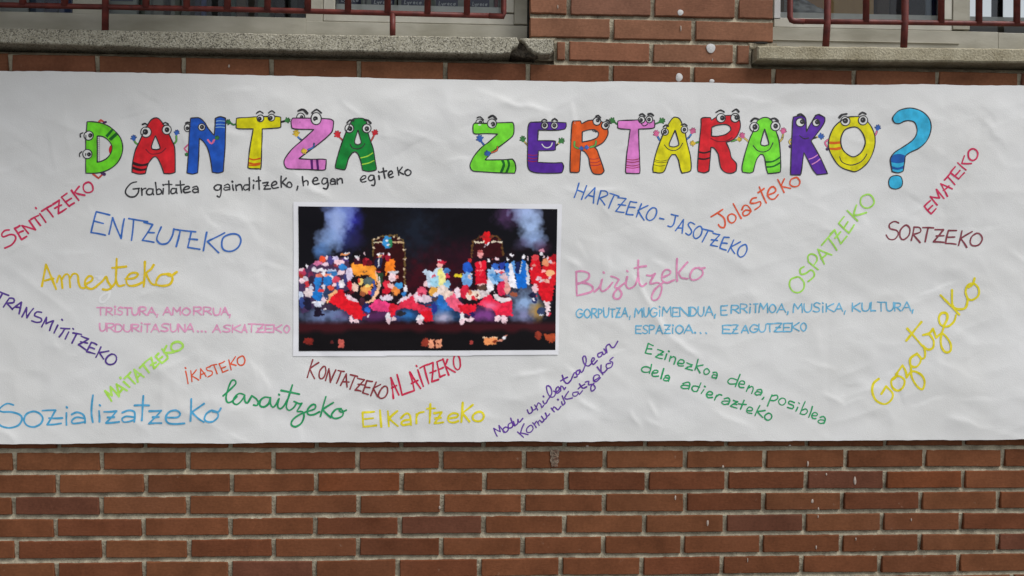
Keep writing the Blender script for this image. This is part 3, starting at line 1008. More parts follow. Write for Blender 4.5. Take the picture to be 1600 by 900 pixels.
def paper_h(px, py):
    """Height of the paper's own triangles at a photograph position."""
    u = min(max((px - UX0) / UST, 0), NU - 1e-6)
    t, b = float(v_top(px)), float(v_bot(px))
    v = min(max((py - t) / (b - t) * NV, 0), NV - 1e-6)
    i, j = int(u), int(v)
    fu, fv = u - i, v - j
    h00, h10, h01, h11 = GH[j, i], GH[j, i + 1], GH[j + 1, i], GH[j + 1, i + 1]
    if fu + fv <= 1:
        return h00 + fu * (h10 - h00) + fv * (h01 - h00)
    return h11 + (1 - fu) * (h01 - h11) + (1 - fv) * (h10 - h11)


def on_paper(px, py, off):
    p = at(px, py, YP)
    return (p.x, YP - paper_h(px, py) - off * .5, p.z)


pv, pf = [], []
for j in range(NV + 1):
    for i in range(NU + 1):
        p = at(GX[j, i], GY[j, i], YP)
        pv.append((p.x, YP - GH[j, i], p.z))
for j in range(NV):
    for i in range(NU):
        a = j * (NU + 1) + i
        pf.append((a, a + NU + 1, a + 1)); pf.append((a + 1, a + NU + 1, a + NU + 2))
paper_m = material("white_roll_paper", (0.74, 0.74, 0.735), rough=0.85, col2=(0.705, 0.703, 0.69), scale=5, bump=0.0006, bscale=420, spec=0.12)
banner = empty("paper_banner", (0, YP, at(800, 690).z), "long creased white paper banner with coloured hand lettering across the brick wall", "banner")
sheet = link_mesh("paper_sheet", pv, pf, paper_m, banner, smooth=True)


# ------------------------------------------------------------------ pens
def smooth_path(pts, closed=False, corner=None):
    """Catmull-Rom through the points; corners sharper than `corner` degrees stay sharp."""
    n = len(pts)
    out = []
    def is_corner(i):
        if corner is None: return False
        if not closed and i in (0, n - 1): return True
        a, b, c = pts[i - 1], pts[i], pts[(i + 1) % n]
        v1, v2 = (b[0] - a[0], b[1] - a[1]), (c[0] - b[0], c[1] - b[1])
        ang = abs(math.degrees(math.atan2(v1[0] * v2[1] - v1[1] * v2[0], v1[0] * v2[0] + v1[1] * v2[1])))
        return ang > corner
    cs = [is_corner(i) for i in range(n)]
    for i in range(n if closed else n - 1):
        p1, p2 = pts[i], pts[(i + 1) % n]
        p0 = pts[i - 1] if (closed or i > 0) else p1
        p3 = pts[(i + 2) % n] if (closed or i + 2 < n) else p2
        if cs[i]: p0 = p1
        if cs[(i + 1) % n]: p3 = p2
        k = max(2, int(math.dist(p1, p2) / 2.2))
        for q in range(k):
            t = q / k
            out.append(tuple(0.5 * ((2 * b) + (-a + c) * t + (2 * a - 5 * b + 4 * c - d) * t * t + (-a + 3 * b - 3 * c + d) * t ** 3)
                             for a, b, c, d in zip(p0, p1, p2, p3)))
    if not closed:
        out.append(tuple(pts[-1]))
    return out


def dense(pts):
    out = []
    for a, b in zip(pts[:-1], pts[1:]):
        k = max(1, int(math.dist(a, b) / 2.2))
        out += [(a[0] + (b[0] - a[0]) * q / k, a[1] + (b[1] - a[1]) * q / k) for q in range(k)]
    return out + [pts[-1]]


class Pen:
    """Ink laid on the paper; every stroke a hair above the one it crosses."""
    def __init__(self, off=0.0009):
        self.mb, self.off, self.run = MB(), off, 0.0

    def line(self, path, w, var=0.2, taper=True, mi=0, sd=None):
        sd = random.randint(0, 9999) if sd is None else sd
        n = len(path)
        if n < 2: return
        ctr, total = [], 0
        for i, p in enumerate(path):
            a, b = path[max(i - 1, 0)], path[min(i + 1, n - 1)]
            dx, dy = b[0] - a[0], b[1] - a[1]
            l = math.hypot(dx, dy) or 1
            ctr.append((p, -dy / l, dx / l, dx / l, dy / l))
        rows_ = []
        def row(p, nx_, ny_, hw, o):
            rows_.append((on_paper(p[0] + nx_ * hw, p[1] + ny_ * hw, o), on_paper(p[0] - nx_ * hw, p[1] - ny_ * hw, o)))
        for i, (p, nx_, ny_, tx, ty) in enumerate(ctr):
            if i: total += math.dist(p, path[i - 1])
            o = self.off + (self.run + total) * 0.0000011
            hw = w / 2 * (1 + var * 2 * (nz(total / 14, sd * .37, sd) - .5) + var * (nz(total / 4, sd * .11, sd + 1) - .5))
            if i == 0 and taper:
                row((p[0] - tx * w * .42, p[1] - ty * w * .42), nx_, ny_, hw * .45, o)
                row((p[0] - tx * w * .2, p[1] - ty * w * .2), nx_, ny_, hw * .86, o)
            row(p, nx_, ny_, hw, o)
            if i == n - 1 and taper:
                row((p[0] + tx * w * .2, p[1] + ty * w * .2), nx_, ny_, hw * .86, o)
                row((p[0] + tx * w * .42, p[1] + ty * w * .42), nx_, ny_, hw * .45, o)
        self.run += total + 6
        vs = [q for r in rows_ for q in r]
        self.mb.add(vs, [(2 * k, 2 * k + 1, 2 * k + 3, 2 * k + 2) for k in range(len(rows_) - 1)], mi)

    def strokes(self, text, fx, w, mi=0):
        """'x,y x,y; ~x,y ...' in an enlarged strip's coordinates; ~ marks a curve, = a closed curve, . a dot."""
        w *= .82
        for s in text.split(';'):
            s = s.strip()
            if not s: continue
            kind = s[0] if s[0] in '~=.@' else ''
            pts = [fx(*[float(v) for v in p.split(',')]) for p in s.lstrip('~=.@').split()]
            wob = [(x + random.uniform(-.35, .35), y + random.uniform(-.35, .35)) for x, y in pts]
            if kind in ('.', '@'):
                x, y = pts[0]
                self.line(dense([(x - .5, y - .6), (x + .5, y + .6)]), w * 1.15)
            elif kind == '~':
                self.line(smooth_path(wob), w)
            elif kind == '=':
                p = smooth_path(wob[:-1] if math.dist(pts[0], pts[-1]) < .1 else wob, closed=True)
                self.line(p + p[:3], w)
            else:
                for a, b in zip(wob[:-1], wob[1:]):
                    m_ = ((a[0] + b[0]) / 2 + random.uniform(-.5, .5), (a[1] + b[1]) / 2 + random.uniform(-.5, .5))
                    self.line(smooth_path([a, m_, b]), w)


def strip(ox, oy, s):
    return lambda x, y: (ox + x / s, oy + y / s)


def fill(outer, holes, off, step=4.0):
    """A coloured-in area that follows the paper."""
    polys = [[Vector((x, y, 0)) for x, y in outer]] + [[Vector((x, y, 0)) for x, y in h] for h in holes]
    flat = [p for q in polys for p in q]
    bm = bmesh.new()
    vs = [bm.verts.new(p) for p in flat]
    for t in tessellate_polygon(polys):
        if len(set(t)) == 3:
            try: bm.faces.new([vs[i] for i in t])
            except ValueError: pass
    xs, ys = [p.x for p in flat], [p.y for p in flat]
    for ax, lo, hi in ((0, min(xs), max(xs)), (1, min(ys), max(ys))):
        k = math.floor(lo / step) + 1
        while k * step < hi:
            co = Vector((k * step, 0, 0)) if ax == 0 else Vector((0, k * step, 0))
            no = Vector((1, 0, 0)) if ax == 0 else Vector((0, 1, 0))
            bmesh.ops.bisect_plane(bm, geom=bm.verts[:] + bm.edges[:] + bm.faces[:], plane_co=co, plane_no=no, dist=1e-5)
            k += 1
    bm.verts.index_update()
    v = [on_paper(p.co.x, p.co.y, off) for p in bm.verts]
    f = [tuple(q.index for q in g.verts) for g in bm.faces]
    # face the viewer
    out = []
    for g in f:
        a, b, c = (Vector(v[g[0]]), Vector(v[g[1]]), Vector(v[g[2]]))
        out.append(g if (b - a).cross(c - a).y < 0 else tuple(reversed(g)))
    bm.free()
    return v, out


def ellipse(cx, cy, rx, ry, n=28):
    return [(cx + rx * math.cos(2 * math.pi * q / n), cy + ry * math.sin(2 * math.pi * q / n)) for q in range(n)]


def pts_of(text, fx):
    return [fx(*[float(v) for v in p.split(',')]) for p in text.split()]
# ================================================================== HANDWRITING
W1 = strip(0, 260, 5.2933); W2 = strip(180, 250, 3.3333); ZA = strip(100, 150, 5.2933); ZB = strip(340, 150, 5.2933)
W3 = strip(0, 390, 5.2933); W4 = strip(140, 460, 5.0); W5 = strip(0, 540, 5.2933); W6 = strip(270, 540, 5.2933); W7 = strip(470, 540, 5.2933)
W8 = strip(750, 520, 5.0); W9 = strip(880, 270, 5.2933); W10 = strip(1090, 260, 5.2933); W11 = strip(880, 390, 5.2933); W12 = strip(1140, 400, 5.2933)
W13 = strip(980, 510, 4.8485); W14 = strip(1340, 420, 3.9115); W15 = strip(1360, 210, 4.7375); W16 = strip(1220, 290, 5.0)

INK = {'crimson': ink("crimson_pen", (186, 34, 78)), 'blue': ink("blue_pen", (48, 98, 172)), 'black': ink("black_pen", (40, 40, 44)), 'yellow': ink("yellow_pen", (222, 190, 20), var=.2),
       'purple': ink("purple_pen", (74, 46, 128)), 'pink': ink("pale_pink_pen", (214, 140, 172), var=.2), 'lime': ink("lime_pen", (156, 204, 72), var=.15, wash=.15), 'orange': ink("orange_red_pen", (205, 80, 44)),
       'sky': ink("sky_blue_pen", (66, 148, 188)), 'green': ink("green_pen", (24, 138, 84)), 'brown': ink("red_brown_pen", (126, 42, 48)), 'red': ink("carmine_pen", (186, 28, 66)),
       'rose': ink("rose_pen", (222, 132, 168), var=.25), 'paleblue': ink("pale_blue_pen", (96, 164, 196), var=.3), 'plum': ink("plum_pen", (118, 48, 60)), 'leaf': ink("leaf_green_pen", (150, 202, 80), var=.25),
       'white': ink("correction_fluid", (236, 236, 236), k=0.98, var=.04), 'ochre': ink("ochre_yellow_pen", (206, 176, 20), var=.15), 'violet': ink("violet_pen", (86, 44, 140))}


def word(label, colour, w, *parts):
    labels = [label] if isinstance(label, str) else list(label)
    p = Pen()
    for fx, text in parts:
        for k, piece in enumerate(text.split('|')):        # a bar starts the next word of a line
            if k:
                p.mb.build("handwritten_word", INK[colour], banner)["label"] = labels.pop(0)
                p = Pen()
            p.strokes(piece, fx, w)
    p.mb.build("handwritten_word", INK[colour], banner)["label"] = labels.pop(0)


word("crimson slanting word SENTITZEKO", 'crimson', 3.5, (W1,
     "~78,525 40,530 15,562 28,582 80,566 122,568 132,600 100,645 40,675; 165,488 120,512 180,605 222,580; 145,555 192,532; 182,488 236,553; 182,488 294,526 240,448;"
     "255,440 318,405; 285,422 335,490; 330,390 378,462; .297,345; 345,372 428,320; 385,348 440,418; 440,312 492,277 482,390 546,350; 452,347 508,318;"
     "555,222 510,255 570,330 612,300; 538,295 592,262; 592,195 650,280; 655,165 620,213 642,226 700,238; =735,130 695,150 690,190 710,216 745,215 768,195 762,155"))
word("large blue word ENTZUTEKO", 'blue', 3.3, (W1, "908,402 795,373 752,548 870,570; 778,452 855,470; 900,562 930,425 1003,598 1028,432; 1065,430 1222,458; 1105,440 1090,612;"
     "1190,462 1265,482 1178,612 1275,628; 1225,545 1280,548; ~1335,500 1300,590 1310,625 1340,645 1390,630 1425,575 1440,515"),
     (W2, "312,362 420,375; 340,368 317,452; 398,372 377,455 442,465; 385,412 430,415; 478,375 460,472; 570,380 480,425 540,482; =605,385 565,405 555,445 570,470 605,475 640,455 655,420 640,390"))
word(("black word Grabitatea", "black word gainditzeko with a comma"), 'black', 2.9, (ZA,
     "~600,708 555,720 515,760 508,800 535,832 580,830 612,800 616,768; 568,768 622,765; 640,760 645,822; ~643,788 655,768 676,762; ~735,770 700,765 680,790 690,815 720,812 735,785; ~735,768 733,800 742,815;"
     "755,715 765,812; ~765,782 785,768 805,785 800,808 770,812; 822,765 818,812; .820,735; 865,702 868,810; 835,730 890,732; ~925,765 895,765 882,790 895,808 918,800 928,770; ~928,765 930,790 936,806;"
     "962,702 970,802; 925,735 995,730; ~990,778 1035,765 1030,748 1005,750 985,775 1000,800 1045,790; ~1065,758 1095,745 1110,765 1113,798; ~1110,775 1080,768 1062,785 1080,800 1110,790;"
     "| ~1300,738 1265,735 1242,755 1255,778 1285,775 1298,745; ~1300,738 1298,800 1285,835 1268,825"), (ZB,
     "~55,742 85,728 100,745 101,775; ~100,757 70,752 50,766 65,778 100,770; 125,735 130,778; .122,708; 150,735 155,778; ~152,750 175,732 195,740 202,778; ~258,735 225,735 212,760 228,778 258,765; 262,675 262,780;"
     "298,735 298,765; .300,700; 340,668 345,770; 318,705 357,700; 375,720 420,715 385,770 440,768; 385,743 425,740; ~450,742 490,725 480,705 460,712 448,738 460,762 505,755; 528,665 530,755; 570,680 533,715 575,750;"
     "=600,710 578,725 580,750 605,755 618,735; 665,745 658,778"))
word(("black word hegan", "black word egiteko rising to the right"), 'black', 2.9, (ZB,
     "705,665 712,742; ~710,715 735,698 750,712 750,738; ~790,705 830,695 820,675 800,680 785,705 800,730 840,722; ~905,685 880,680 862,705 875,728 902,715 908,685; ~908,685 915,740 900,768 875,762;"
     "~935,700 950,685 970,695 972,730; ~970,707 945,705 930,720 945,732 972,725; 990,685 992,728; ~992,702 1010,682 1030,690 1035,722; | ~1190,697 1225,680 1225,662 1200,662 1182,690 1195,715 1228,705;"
     "~1290,660 1265,655 1248,680 1262,702 1288,690 1295,660; ~1295,660 1305,715 1295,742 1275,738; 1335,660 1340,692; .1335,630; 1372,595 1385,680; 1350,630 1400,620;"
     "~1420,657 1450,640 1440,622 1420,630 1412,655 1425,678 1455,668; 1490,590 1500,655; 1528,590 1498,622 1540,648; =1575,608 1552,625 1553,650 1575,660 1598,645 1600,622"))
word("white correction fluid under the yellow word Amesteko", 'white', 4.5, (W3, "~795,222 830,222 872,218; ~908,345 900,395 855,438 825,425 840,385 905,348; 815,240 860,236"))
word("yellow joined word Amesteko", 'ochre', 4.2, (W3,
     "345,305 378,125 465,325; 368,258 442,240; ~470,270 488,212 505,250 515,320; ~512,245 540,205 568,215 580,310; ~578,238 605,200 640,210 648,270 668,312 702,318; ~702,292 760,255 765,225 735,220 705,260 716,310 760,325 800,302;"
     "~800,302 850,258 880,222 892,262 915,302 918,320 888,333 850,330; ~925,310 950,275 962,200 965,75; ~963,140 960,220 966,272 985,300 1032,290; 930,152 1045,138;"
     "~1040,240 1110,235 1145,205 1110,190 1065,210 1045,255 1065,295 1120,295 1180,270; 1200,100 1190,305; ~1272,125 1250,160 1212,195 1235,250 1262,285 1298,290;"
     "~1390,200 1330,210 1295,260 1300,292 1350,300 1405,285 1430,240 1410,200 1380,205 1415,215 1465,182"))
word("purple slanting word TRANSMITITZEKO", 'purple', 3.1, (W3,
     "-10,345 75,378; 20,362 -10,420; 80,400 30,475; ~80,400 115,405 115,438 60,445; 60,445 105,495; 108,488 178,436 160,532; 132,478 172,482; 180,555 220,480 222,565 278,488;"
     "~345,520 305,515 285,545 340,570 340,595 300,603 262,590; 345,638 385,558 382,612 442,588 412,670; 480,625 448,690; .515,580; 505,650 580,655; 540,652 490,722; 570,680 540,738; .607,655;"
     "605,690 675,700; 640,695 600,772; 675,715 735,738 650,785 715,830; 668,760 725,772; 805,785 760,765 720,842 790,862; 742,805 785,820; 838,803 798,890; 905,838 825,852 862,905"),
     (W5, "=930,68 890,95 878,130 905,155 945,148 968,115 960,80"))
word("lime green word MAITATZEKO", 'lime', 4.0, (strip(150, 520, 8.18), "205,870 118,742 208,800 190,690 298,815; 302,808 266,656 402,738; 300,768 352,708; 355,625 432,695; .318,575; 365,580 448,503; 405,545 502,650;"
     "535,628 490,468 616,562; 530,575 578,525; 565,445 640,372; 605,402 682,505; 645,365 712,312 748,455 808,393; 705,412 772,375; 802,260 764,302 845,385 917,325; 800,347 852,302;"
     "845,208 917,302; ~905,165 872,248 940,252 1002,245; =1040,112 975,140 962,195 1000,235 1060,225 1110,175 1095,130"))
word("small orange red word IKASTEKO", 'orange', 2.6, (W4, "750,600 770,695; .750,575; 790,595 800,680; 835,590 798,635 855,668; 868,655 868,580 912,640; 870,627 902,612; ~945,565 915,575 925,595 955,600 960,625 925,645;"
     "945,560 995,545; 975,553 998,620; 1055,520 1015,540 1040,608 1085,590; 1028,575 1068,562; 1090,510 1108,590; 1142,485 1103,540 1147,552; =1190,482 1160,500 1160,535 1180,552 1205,545 1215,515 1205,485"))
word("large light blue word Sozializatzeko", 'sky', 3.6, (W5,
     "~110,490 60,480 15,500 -10,530 20,548 90,548 160,572 178,610 150,660 80,682 15,668 -15,645; =270,545 215,570 195,620 225,660 280,672 335,645 350,600 320,560; 350,540 460,535 390,655 505,645; 405,600 515,598;"
     "550,555 550,655; .555,510; ~595,570 640,552 690,570 705,605 706,640; ~700,602 640,592 598,615 600,640 650,642 705,630; ~772,410 760,500 758,570 768,632; 822,540 825,628; .830,492; 865,545 970,540 880,638 990,630; 892,592 950,588;"
     "~1015,552 1065,535 1110,545 1118,580 1116,628; ~1115,592 1050,582 1015,600 1025,628 1070,628 1115,612; 1190,412 1178,620; 1115,493 1235,492; 1235,540 1340,535 1235,645 1340,638; 1265,592 1320,588;"
     "~1385,592 1470,590 1495,560 1460,535 1405,545 1375,590 1390,635 1450,648 1530,640"), (W6, "155,440 148,620; 262,478 160,548; ~160,548 215,600 262,630; =330,535 280,560 265,605 290,628 335,625 375,590 375,555; ~335,545 380,545 400,515"))
word("green joined word lasaitzeko", 'green', 3.4, (W6,
     "~415,415 470,370 522,310 510,285 485,295 455,360 440,430 455,468 490,460 530,420; ~590,405 550,395 510,430 500,470 530,485 570,455 595,410; ~595,410 595,460 615,475 640,440 655,415; ~655,415 690,440 705,470 695,495 665,490;"
     "~700,480 735,440 760,425; ~805,430 760,425 725,455 720,495 750,510 790,480 808,430; ~808,430 808,485 825,510 850,490 875,445; ~880,440 868,500 885,525 920,500 950,440; .880,405; ~990,325 955,440 940,510 960,535 1000,515 1025,475; 895,372 1050,400;"
     "~1005,460 1045,480 1068,476; ~1068,476 1048,510 1028,545 1070,545 1085,580 1065,640 1015,670 980,655 990,615 1040,575 1110,545; ~1110,545 1175,520 1180,490 1150,490 1115,530 1120,570 1165,570 1215,545; 1268,420 1222,585; 1330,470 1240,528; ~1240,528 1270,565 1308,592;"
     "~1395,520 1350,525 1315,570 1325,598 1365,600 1405,575 1405,535 1375,530 1392,550 1435,535"))
word("dark red brown word KONTATZEKO", 'brown', 3.0, (W7,
     "98,118 55,262; 148,140 75,192 115,272; =190,170 160,205 150,250 165,275 190,265 208,220 205,180; 205,290 232,190 245,305 290,200; 308,205 360,215; 335,210 298,310; 330,328 378,235 385,342; 350,297 400,300; 410,238 472,255; 450,248 408,358;"
     "470,270 528,280 450,368 500,378; 475,318 525,325; 595,295 548,288 512,388 560,402; 530,340 574,348; 625,300 580,415; 662,320 598,352 637,422; =690,335 660,365 642,415 660,435 695,425 718,385 715,345"))
word("tall carmine word ALAITZEKO", 'red', 3.4, (W7,
     "765,437 746,264 812,408; 752,350 792,330; 795,240 840,408 937,372; 940,370 900,215 992,352; 915,312 970,285; 968,200 1015,335; .958,168; 985,185 1055,155; 1020,170 1058,315; 1045,160 1095,140 1085,298 1140,280; 1070,225 1117,205;"
     "1172,115 1125,135 1150,258 1195,240; 1138,200 1180,180; 1175,110 1225,245; 1215,112 1193,165 1277,220; =1280,75 1262,110 1270,170 1295,200 1320,175 1315,110 1300,80"))
word("yellow word Elkartzeko", 'yellow', 4.0, (W7,
     "608,548 510,552 518,670 628,660; 525,605 600,600; 655,535 668,672; 722,540 728,668; 800,540 733,602 802,665; ~830,600 870,560 905,575 912,655; ~905,612 860,617 835,635 845,655 910,645; 955,565 958,645; ~955,600 975,560 1018,548; 1072,480 1065,640; 1045,520 1110,518;"
     "1100,560 1165,550 1105,640 1180,632; 1110,600 1160,595; ~1215,602 1290,590 1300,565 1255,558 1220,590 1225,628 1265,635 1305,622; 1338,470 1328,632; 1422,490 1338,556 1397,628; =1470,545 1430,570 1425,605 1455,625 1495,618 1515,585 1500,555"))
word(("violet joined word Modu", "violet joined word unibertsalean"), 'violet', 2.6, (W8,
     "135,808 108,745 158,772 150,722 196,775; =200,735 178,755 185,778 210,772 222,750; ~245,700 222,715 225,745 250,735 258,705; ~240,665 258,715 275,725; ~262,692 275,720 295,708 295,675; ~295,675 305,700 335,668;"
     "| ~368,600 385,630 408,610 400,578; ~400,578 415,605 435,590; 428,560 450,600; ~442,575 455,545 475,560 480,585 495,565; ~490,530 505,555 525,535; .495,495; ~525,530 560,470 545,420 520,415 525,460 550,500 580,495 590,465 575,455; ~590,465 620,440 610,420 590,440 600,470 630,450;"
     "~630,450 632,412 650,425 655,445 668,425; ~640,330 660,380 685,395 710,365; 630,375 682,345; ~710,365 735,310 750,320 760,340 735,345; ~775,290 750,300 755,325 775,315 780,285 790,310 805,290; ~805,290 830,220 820,180 800,195 815,240 845,260 870,235;"
     "~870,235 895,205 880,195 870,220 885,245 915,215; ~955,150 920,165 925,190 950,180 958,150 965,170 985,155; ~968,125 980,140 990,155 985,110 1010,88 1025,110 1045,112 1075,65"))
word("violet joined word komunikatzeko", 'violet', 2.6, (W8,
     "292,775 340,815; 345,710 316,782 375,793; =400,720 365,745 365,775 395,775 415,745; 410,700 440,740; ~425,715 440,690 462,722; ~450,705 465,680 485,700 500,680; ~480,650 500,675 520,655 510,625; ~510,625 525,650 545,632; 555,585 580,615; ~565,600 575,575 598,592 612,598 632,570;"
     "~635,535 645,565 665,545; .608,520; 640,490 665,545; ~690,455 660,505 680,515 720,505; ~765,460 725,465 725,490 755,490 770,462 775,480 800,450; ~775,395 800,430 832,420; 765,435 817,400; ~820,385 850,375 845,405 880,400 900,430 870,455 865,420 890,390; ~885,375 930,345 920,325 890,335 885,365 905,380 940,350;"
     "915,265 960,325; ~945,250 945,300 965,310 990,285; ~1020,235 985,245 990,275 1025,265 1035,230 1010,218 1040,190"))
word(("blue slanting word HARTZEKO with a dash", "blue slanting word JASOTZEKO"), 'blue', 2.7, (W9,
     "130,85 90,205; 192,105 150,222; 110,142 172,165; 182,212 262,122 250,252; 205,187 256,200; 312,148 283,260; ~312,148 355,155 365,185 300,210; 300,210 345,265; 385,172 460,195; 422,183 378,290; 450,205 520,215 437,318 500,328; 455,262 515,268; 608,245 555,238 520,340 577,348; 540,285 594,290;"
     "645,255 605,365; 700,270 618,312 670,392; =740,290 700,320 688,370 712,395 750,375 772,330 765,295; 795,375 832,385; | 895,345 950,358; ~930,355 915,420 890,448 866,440; 928,478 995,385 985,500; 945,457 992,457; ~1090,425 1055,410 1035,430 1055,460 1065,490 1040,515 1015,500;"
     "=1120,445 1085,475 1080,525 1100,542 1135,520 1150,470 1140,445; 1155,465 1242,485; 1200,478 1152,570; 1240,498 1295,510 1218,598 1277,610; 1225,555 1277,560; 1375,535 1330,530 1295,620 1350,638; 1310,580 1357,585; 1412,555 1365,655; 1468,570 1388,612 1420,668; =1500,595 1460,620 1442,670 1465,695 1500,680 1522,635 1515,600"))
word("orange red word Jolasteko", 'orange', 3.2, (W10,
     "112,415 208,355; ~165,385 215,425 230,470 218,505 185,500 175,480; =285,392 252,410 255,450 285,468 315,450 318,410; 295,308 365,432; ~370,357 385,325 415,325 440,355 442,372; ~440,367 400,362 375,385 385,408 420,400 443,367; ~490,257 455,265 440,300 475,305 520,290 520,325 475,358;"
     "512,170 572,300; 500,217 552,180; ~590,232 640,215 652,190 630,165 595,185 582,235 605,268 640,265 672,232; 665,108 718,215; ~720,100 698,160 735,172 775,178; =815,92 775,110 770,150 800,165 840,155 850,120 830,95"))
word("leaf green steeply slanting word OSPATZEKO", 'leaf', 3.2, (W16,
     "=120,715 80,735 72,785 100,825 145,835 180,805 185,755 150,715; ~185,632 155,655 160,690 200,685 240,660 265,680 262,715 220,748; 220,595 300,655; ~220,595 215,555 240,532 280,545 290,580 265,620; 345,612 295,495 405,540; 318,570 372,527; 325,465 425,345; 375,410 445,505;"
     "390,375 424,345 475,455 522,395; 428,410 470,360; 498,240 458,295 535,370 578,305; 495,332 530,282; 525,192 605,275; ~595,150 575,222 610,228 675,208; =680,68 635,90 630,140 665,172 710,165 735,125 715,80"))
word("crimson steep word EMATEKO", 'crimson', 3.2, (W15, "445,490 400,530 450,588 487,548; 425,562 462,527; 495,522 442,460 510,472 488,406 545,475; 570,460 518,366 605,402; 538,414 580,382; 545,338 587,290; 568,312 622,372; 622,240 590,285 650,332 692,285; 620,312 657,267;"
     "640,210 700,265; 690,160 670,217 742,218; =745,110 720,130 722,175 750,195 780,175 788,140 770,115"))
word("plum brown word SORTZEKO", 'plum', 3.1, (W15, "~212,655 180,645 145,665 150,695 200,710 210,740 180,775 140,775 120,745; =255,675 225,710 222,760 245,780 285,750 295,700 275,675; 325,685 305,785; ~325,685 365,690 370,720 318,740; 318,740 372,800; 390,690 470,692; 428,692 408,795;"
     "480,705 545,705 470,795 547,800; 490,752 547,750; 640,710 580,712 560,805 637,812; 575,760 627,760; 680,715 655,820; 755,720 670,770 714,835; =790,732 750,760 742,805 765,825 805,815 828,775 815,740"))
word("pink joined word Bizitzeko", 'rose', 3.7, (W11,
     "~108,185 112,280 115,380; ~108,185 160,178 212,200 205,245 125,285; ~125,277 200,280 245,310 230,350 115,382; ~258,350 300,312 325,245; ~320,252 310,320 325,345 365,325 410,270; .335,190; ~395,222 435,230 460,250; ~460,250 425,310 455,320 482,365 460,405 420,400 418,365 450,325 510,275;"
     "~530,225 520,290 545,322 590,295 615,230; .530,178; ~622,85 618,200 630,280 655,305 690,280; 588,155 687,135; ~690,212 730,215 760,200; ~760,200 718,278 790,275 815,320 790,400 750,420 730,395 760,330 830,270; ~830,227 880,200 885,175 850,165 820,195 820,250 860,275 920,250;"
     "~942,75 938,180 945,260; 1030,105 955,187; ~955,187 975,230 1030,240; ~1130,150 1080,160 1050,210 1060,248 1110,245 1155,205 1150,165 1125,158 1172,150"))
word("yellow steep joined word Gozatzeko", 'yellow', 4.2, (W14,
     "~133,672 100,700 90,750 115,805 165,828 205,800 215,760 175,718; 175,718 145,765; =248,655 210,680 215,725 250,745 280,720 285,680; ~212,680 235,662 245,635; ~235,645 258,615 275,590; ~275,590 292,625 300,665; ~300,665 335,625 385,645 408,690 395,735 360,715 330,660 325,600;"
     "~365,518 325,545 325,590 355,600 380,575 385,545 360,518; ~360,518 385,545 405,545 412,510 402,470; 305,365 395,470; ~395,470 430,495 460,480 465,440; 298,440 392,325; ~465,440 440,400 400,405; ~400,405 440,392 462,365; 462,365 480,420;"
     "~480,420 520,395 565,450 565,500 535,510 512,475 510,420 525,360; ~525,352 550,310 548,275 520,270 500,300 510,340 550,352 590,325 605,280; 510,162 625,278; ~580,130 585,220 610,245 660,240 675,190; ~675,182 662,140 675,100 710,90 740,120 738,165 705,190 678,185; ~680,112 705,95 715,58"))
word(("green word Ezinezkoa", "green word dena with a comma", "green word posiblea"), 'green', 2.7, (W13,
     "195,145 160,128 135,200 182,208; 148,167 187,170; 230,175 275,190 215,232 265,245; 235,212 267,215; 300,208 285,250; .315,188; 330,225 318,265; ~328,242 350,228 368,245 355,285; ~388,277 425,280 430,262 405,252 382,275 390,298 425,300; 450,275 495,290 440,318 492,332; 455,307 487,307;"
     "535,250 512,330; 572,290 523,303 550,350; =605,318 580,335 582,358 605,362 622,342; ~650,350 672,345 682,370 672,398; ~680,374 650,364 640,385 672,390; | ~838,410 815,398 785,392 762,415 775,435 812,436 830,432; 855,362 820,455; ~850,434 885,438 888,420 865,412 845,432 852,460 885,462; 925,448 905,492; ~920,467 945,455 955,470 945,508;"
     "~985,482 1015,478 1022,500 1010,522; ~1020,502 985,492 968,508 985,520 1012,512; 1038,535 1025,552; | 1100,520 1065,605; ~1098,527 1135,522 1142,545 1115,562 1085,558; =1175,545 1150,565 1155,590 1182,595 1205,575 1195,550; ~1270,577 1235,565 1225,585 1260,600 1255,622 1215,615; 1295,612 1282,640; .1305,582;"
     "1350,572 1312,662; ~1325,637 1355,625 1370,645 1345,668 1312,660; 1408,608 1378,690; ~1405,674 1440,678 1442,660 1420,652 1400,672 1408,698 1435,700; ~1465,692 1490,682 1505,705 1492,738; ~1500,714 1465,707 1448,722 1465,735 1492,730"))
word(("green word dela", "green word adierazteko"), 'green', 2.8, (W13,
     "~176,318 155,308 125,305 105,325 120,345 150,347 168,342; 185,285 165,355; ~190,352 225,352 230,335 205,330 185,355 195,378 235,375; 278,318 252,395; ~285,374 308,368 320,385 310,415; ~315,392 285,387 272,402 290,412 312,408; | ~420,432 460,422 475,440 465,475; ~470,450 425,444 405,455 425,470 468,468; ~545,462 530,452 500,450 488,472 505,490 525,490 536,482; 558,428 528,495;"
     "580,480 562,508; .588,455; ~605,517 640,518 645,500 620,492 600,515 610,540 645,538; 678,520 662,555; ~672,537 695,515 718,522; ~735,550 765,540 778,560 765,590; ~775,567 735,564 715,575 735,590 768,585; 805,560 840,570 785,605 832,618; 805,592 832,592; 888,560 858,628; 845,585 902,592; ~910,637 945,638 950,620 925,612 905,635 912,655 945,658;"
     "1005,600 968,675; 1045,635 983,642 1027,690; =1075,658 1045,675 1045,700 1070,710 1095,695 1095,670"))

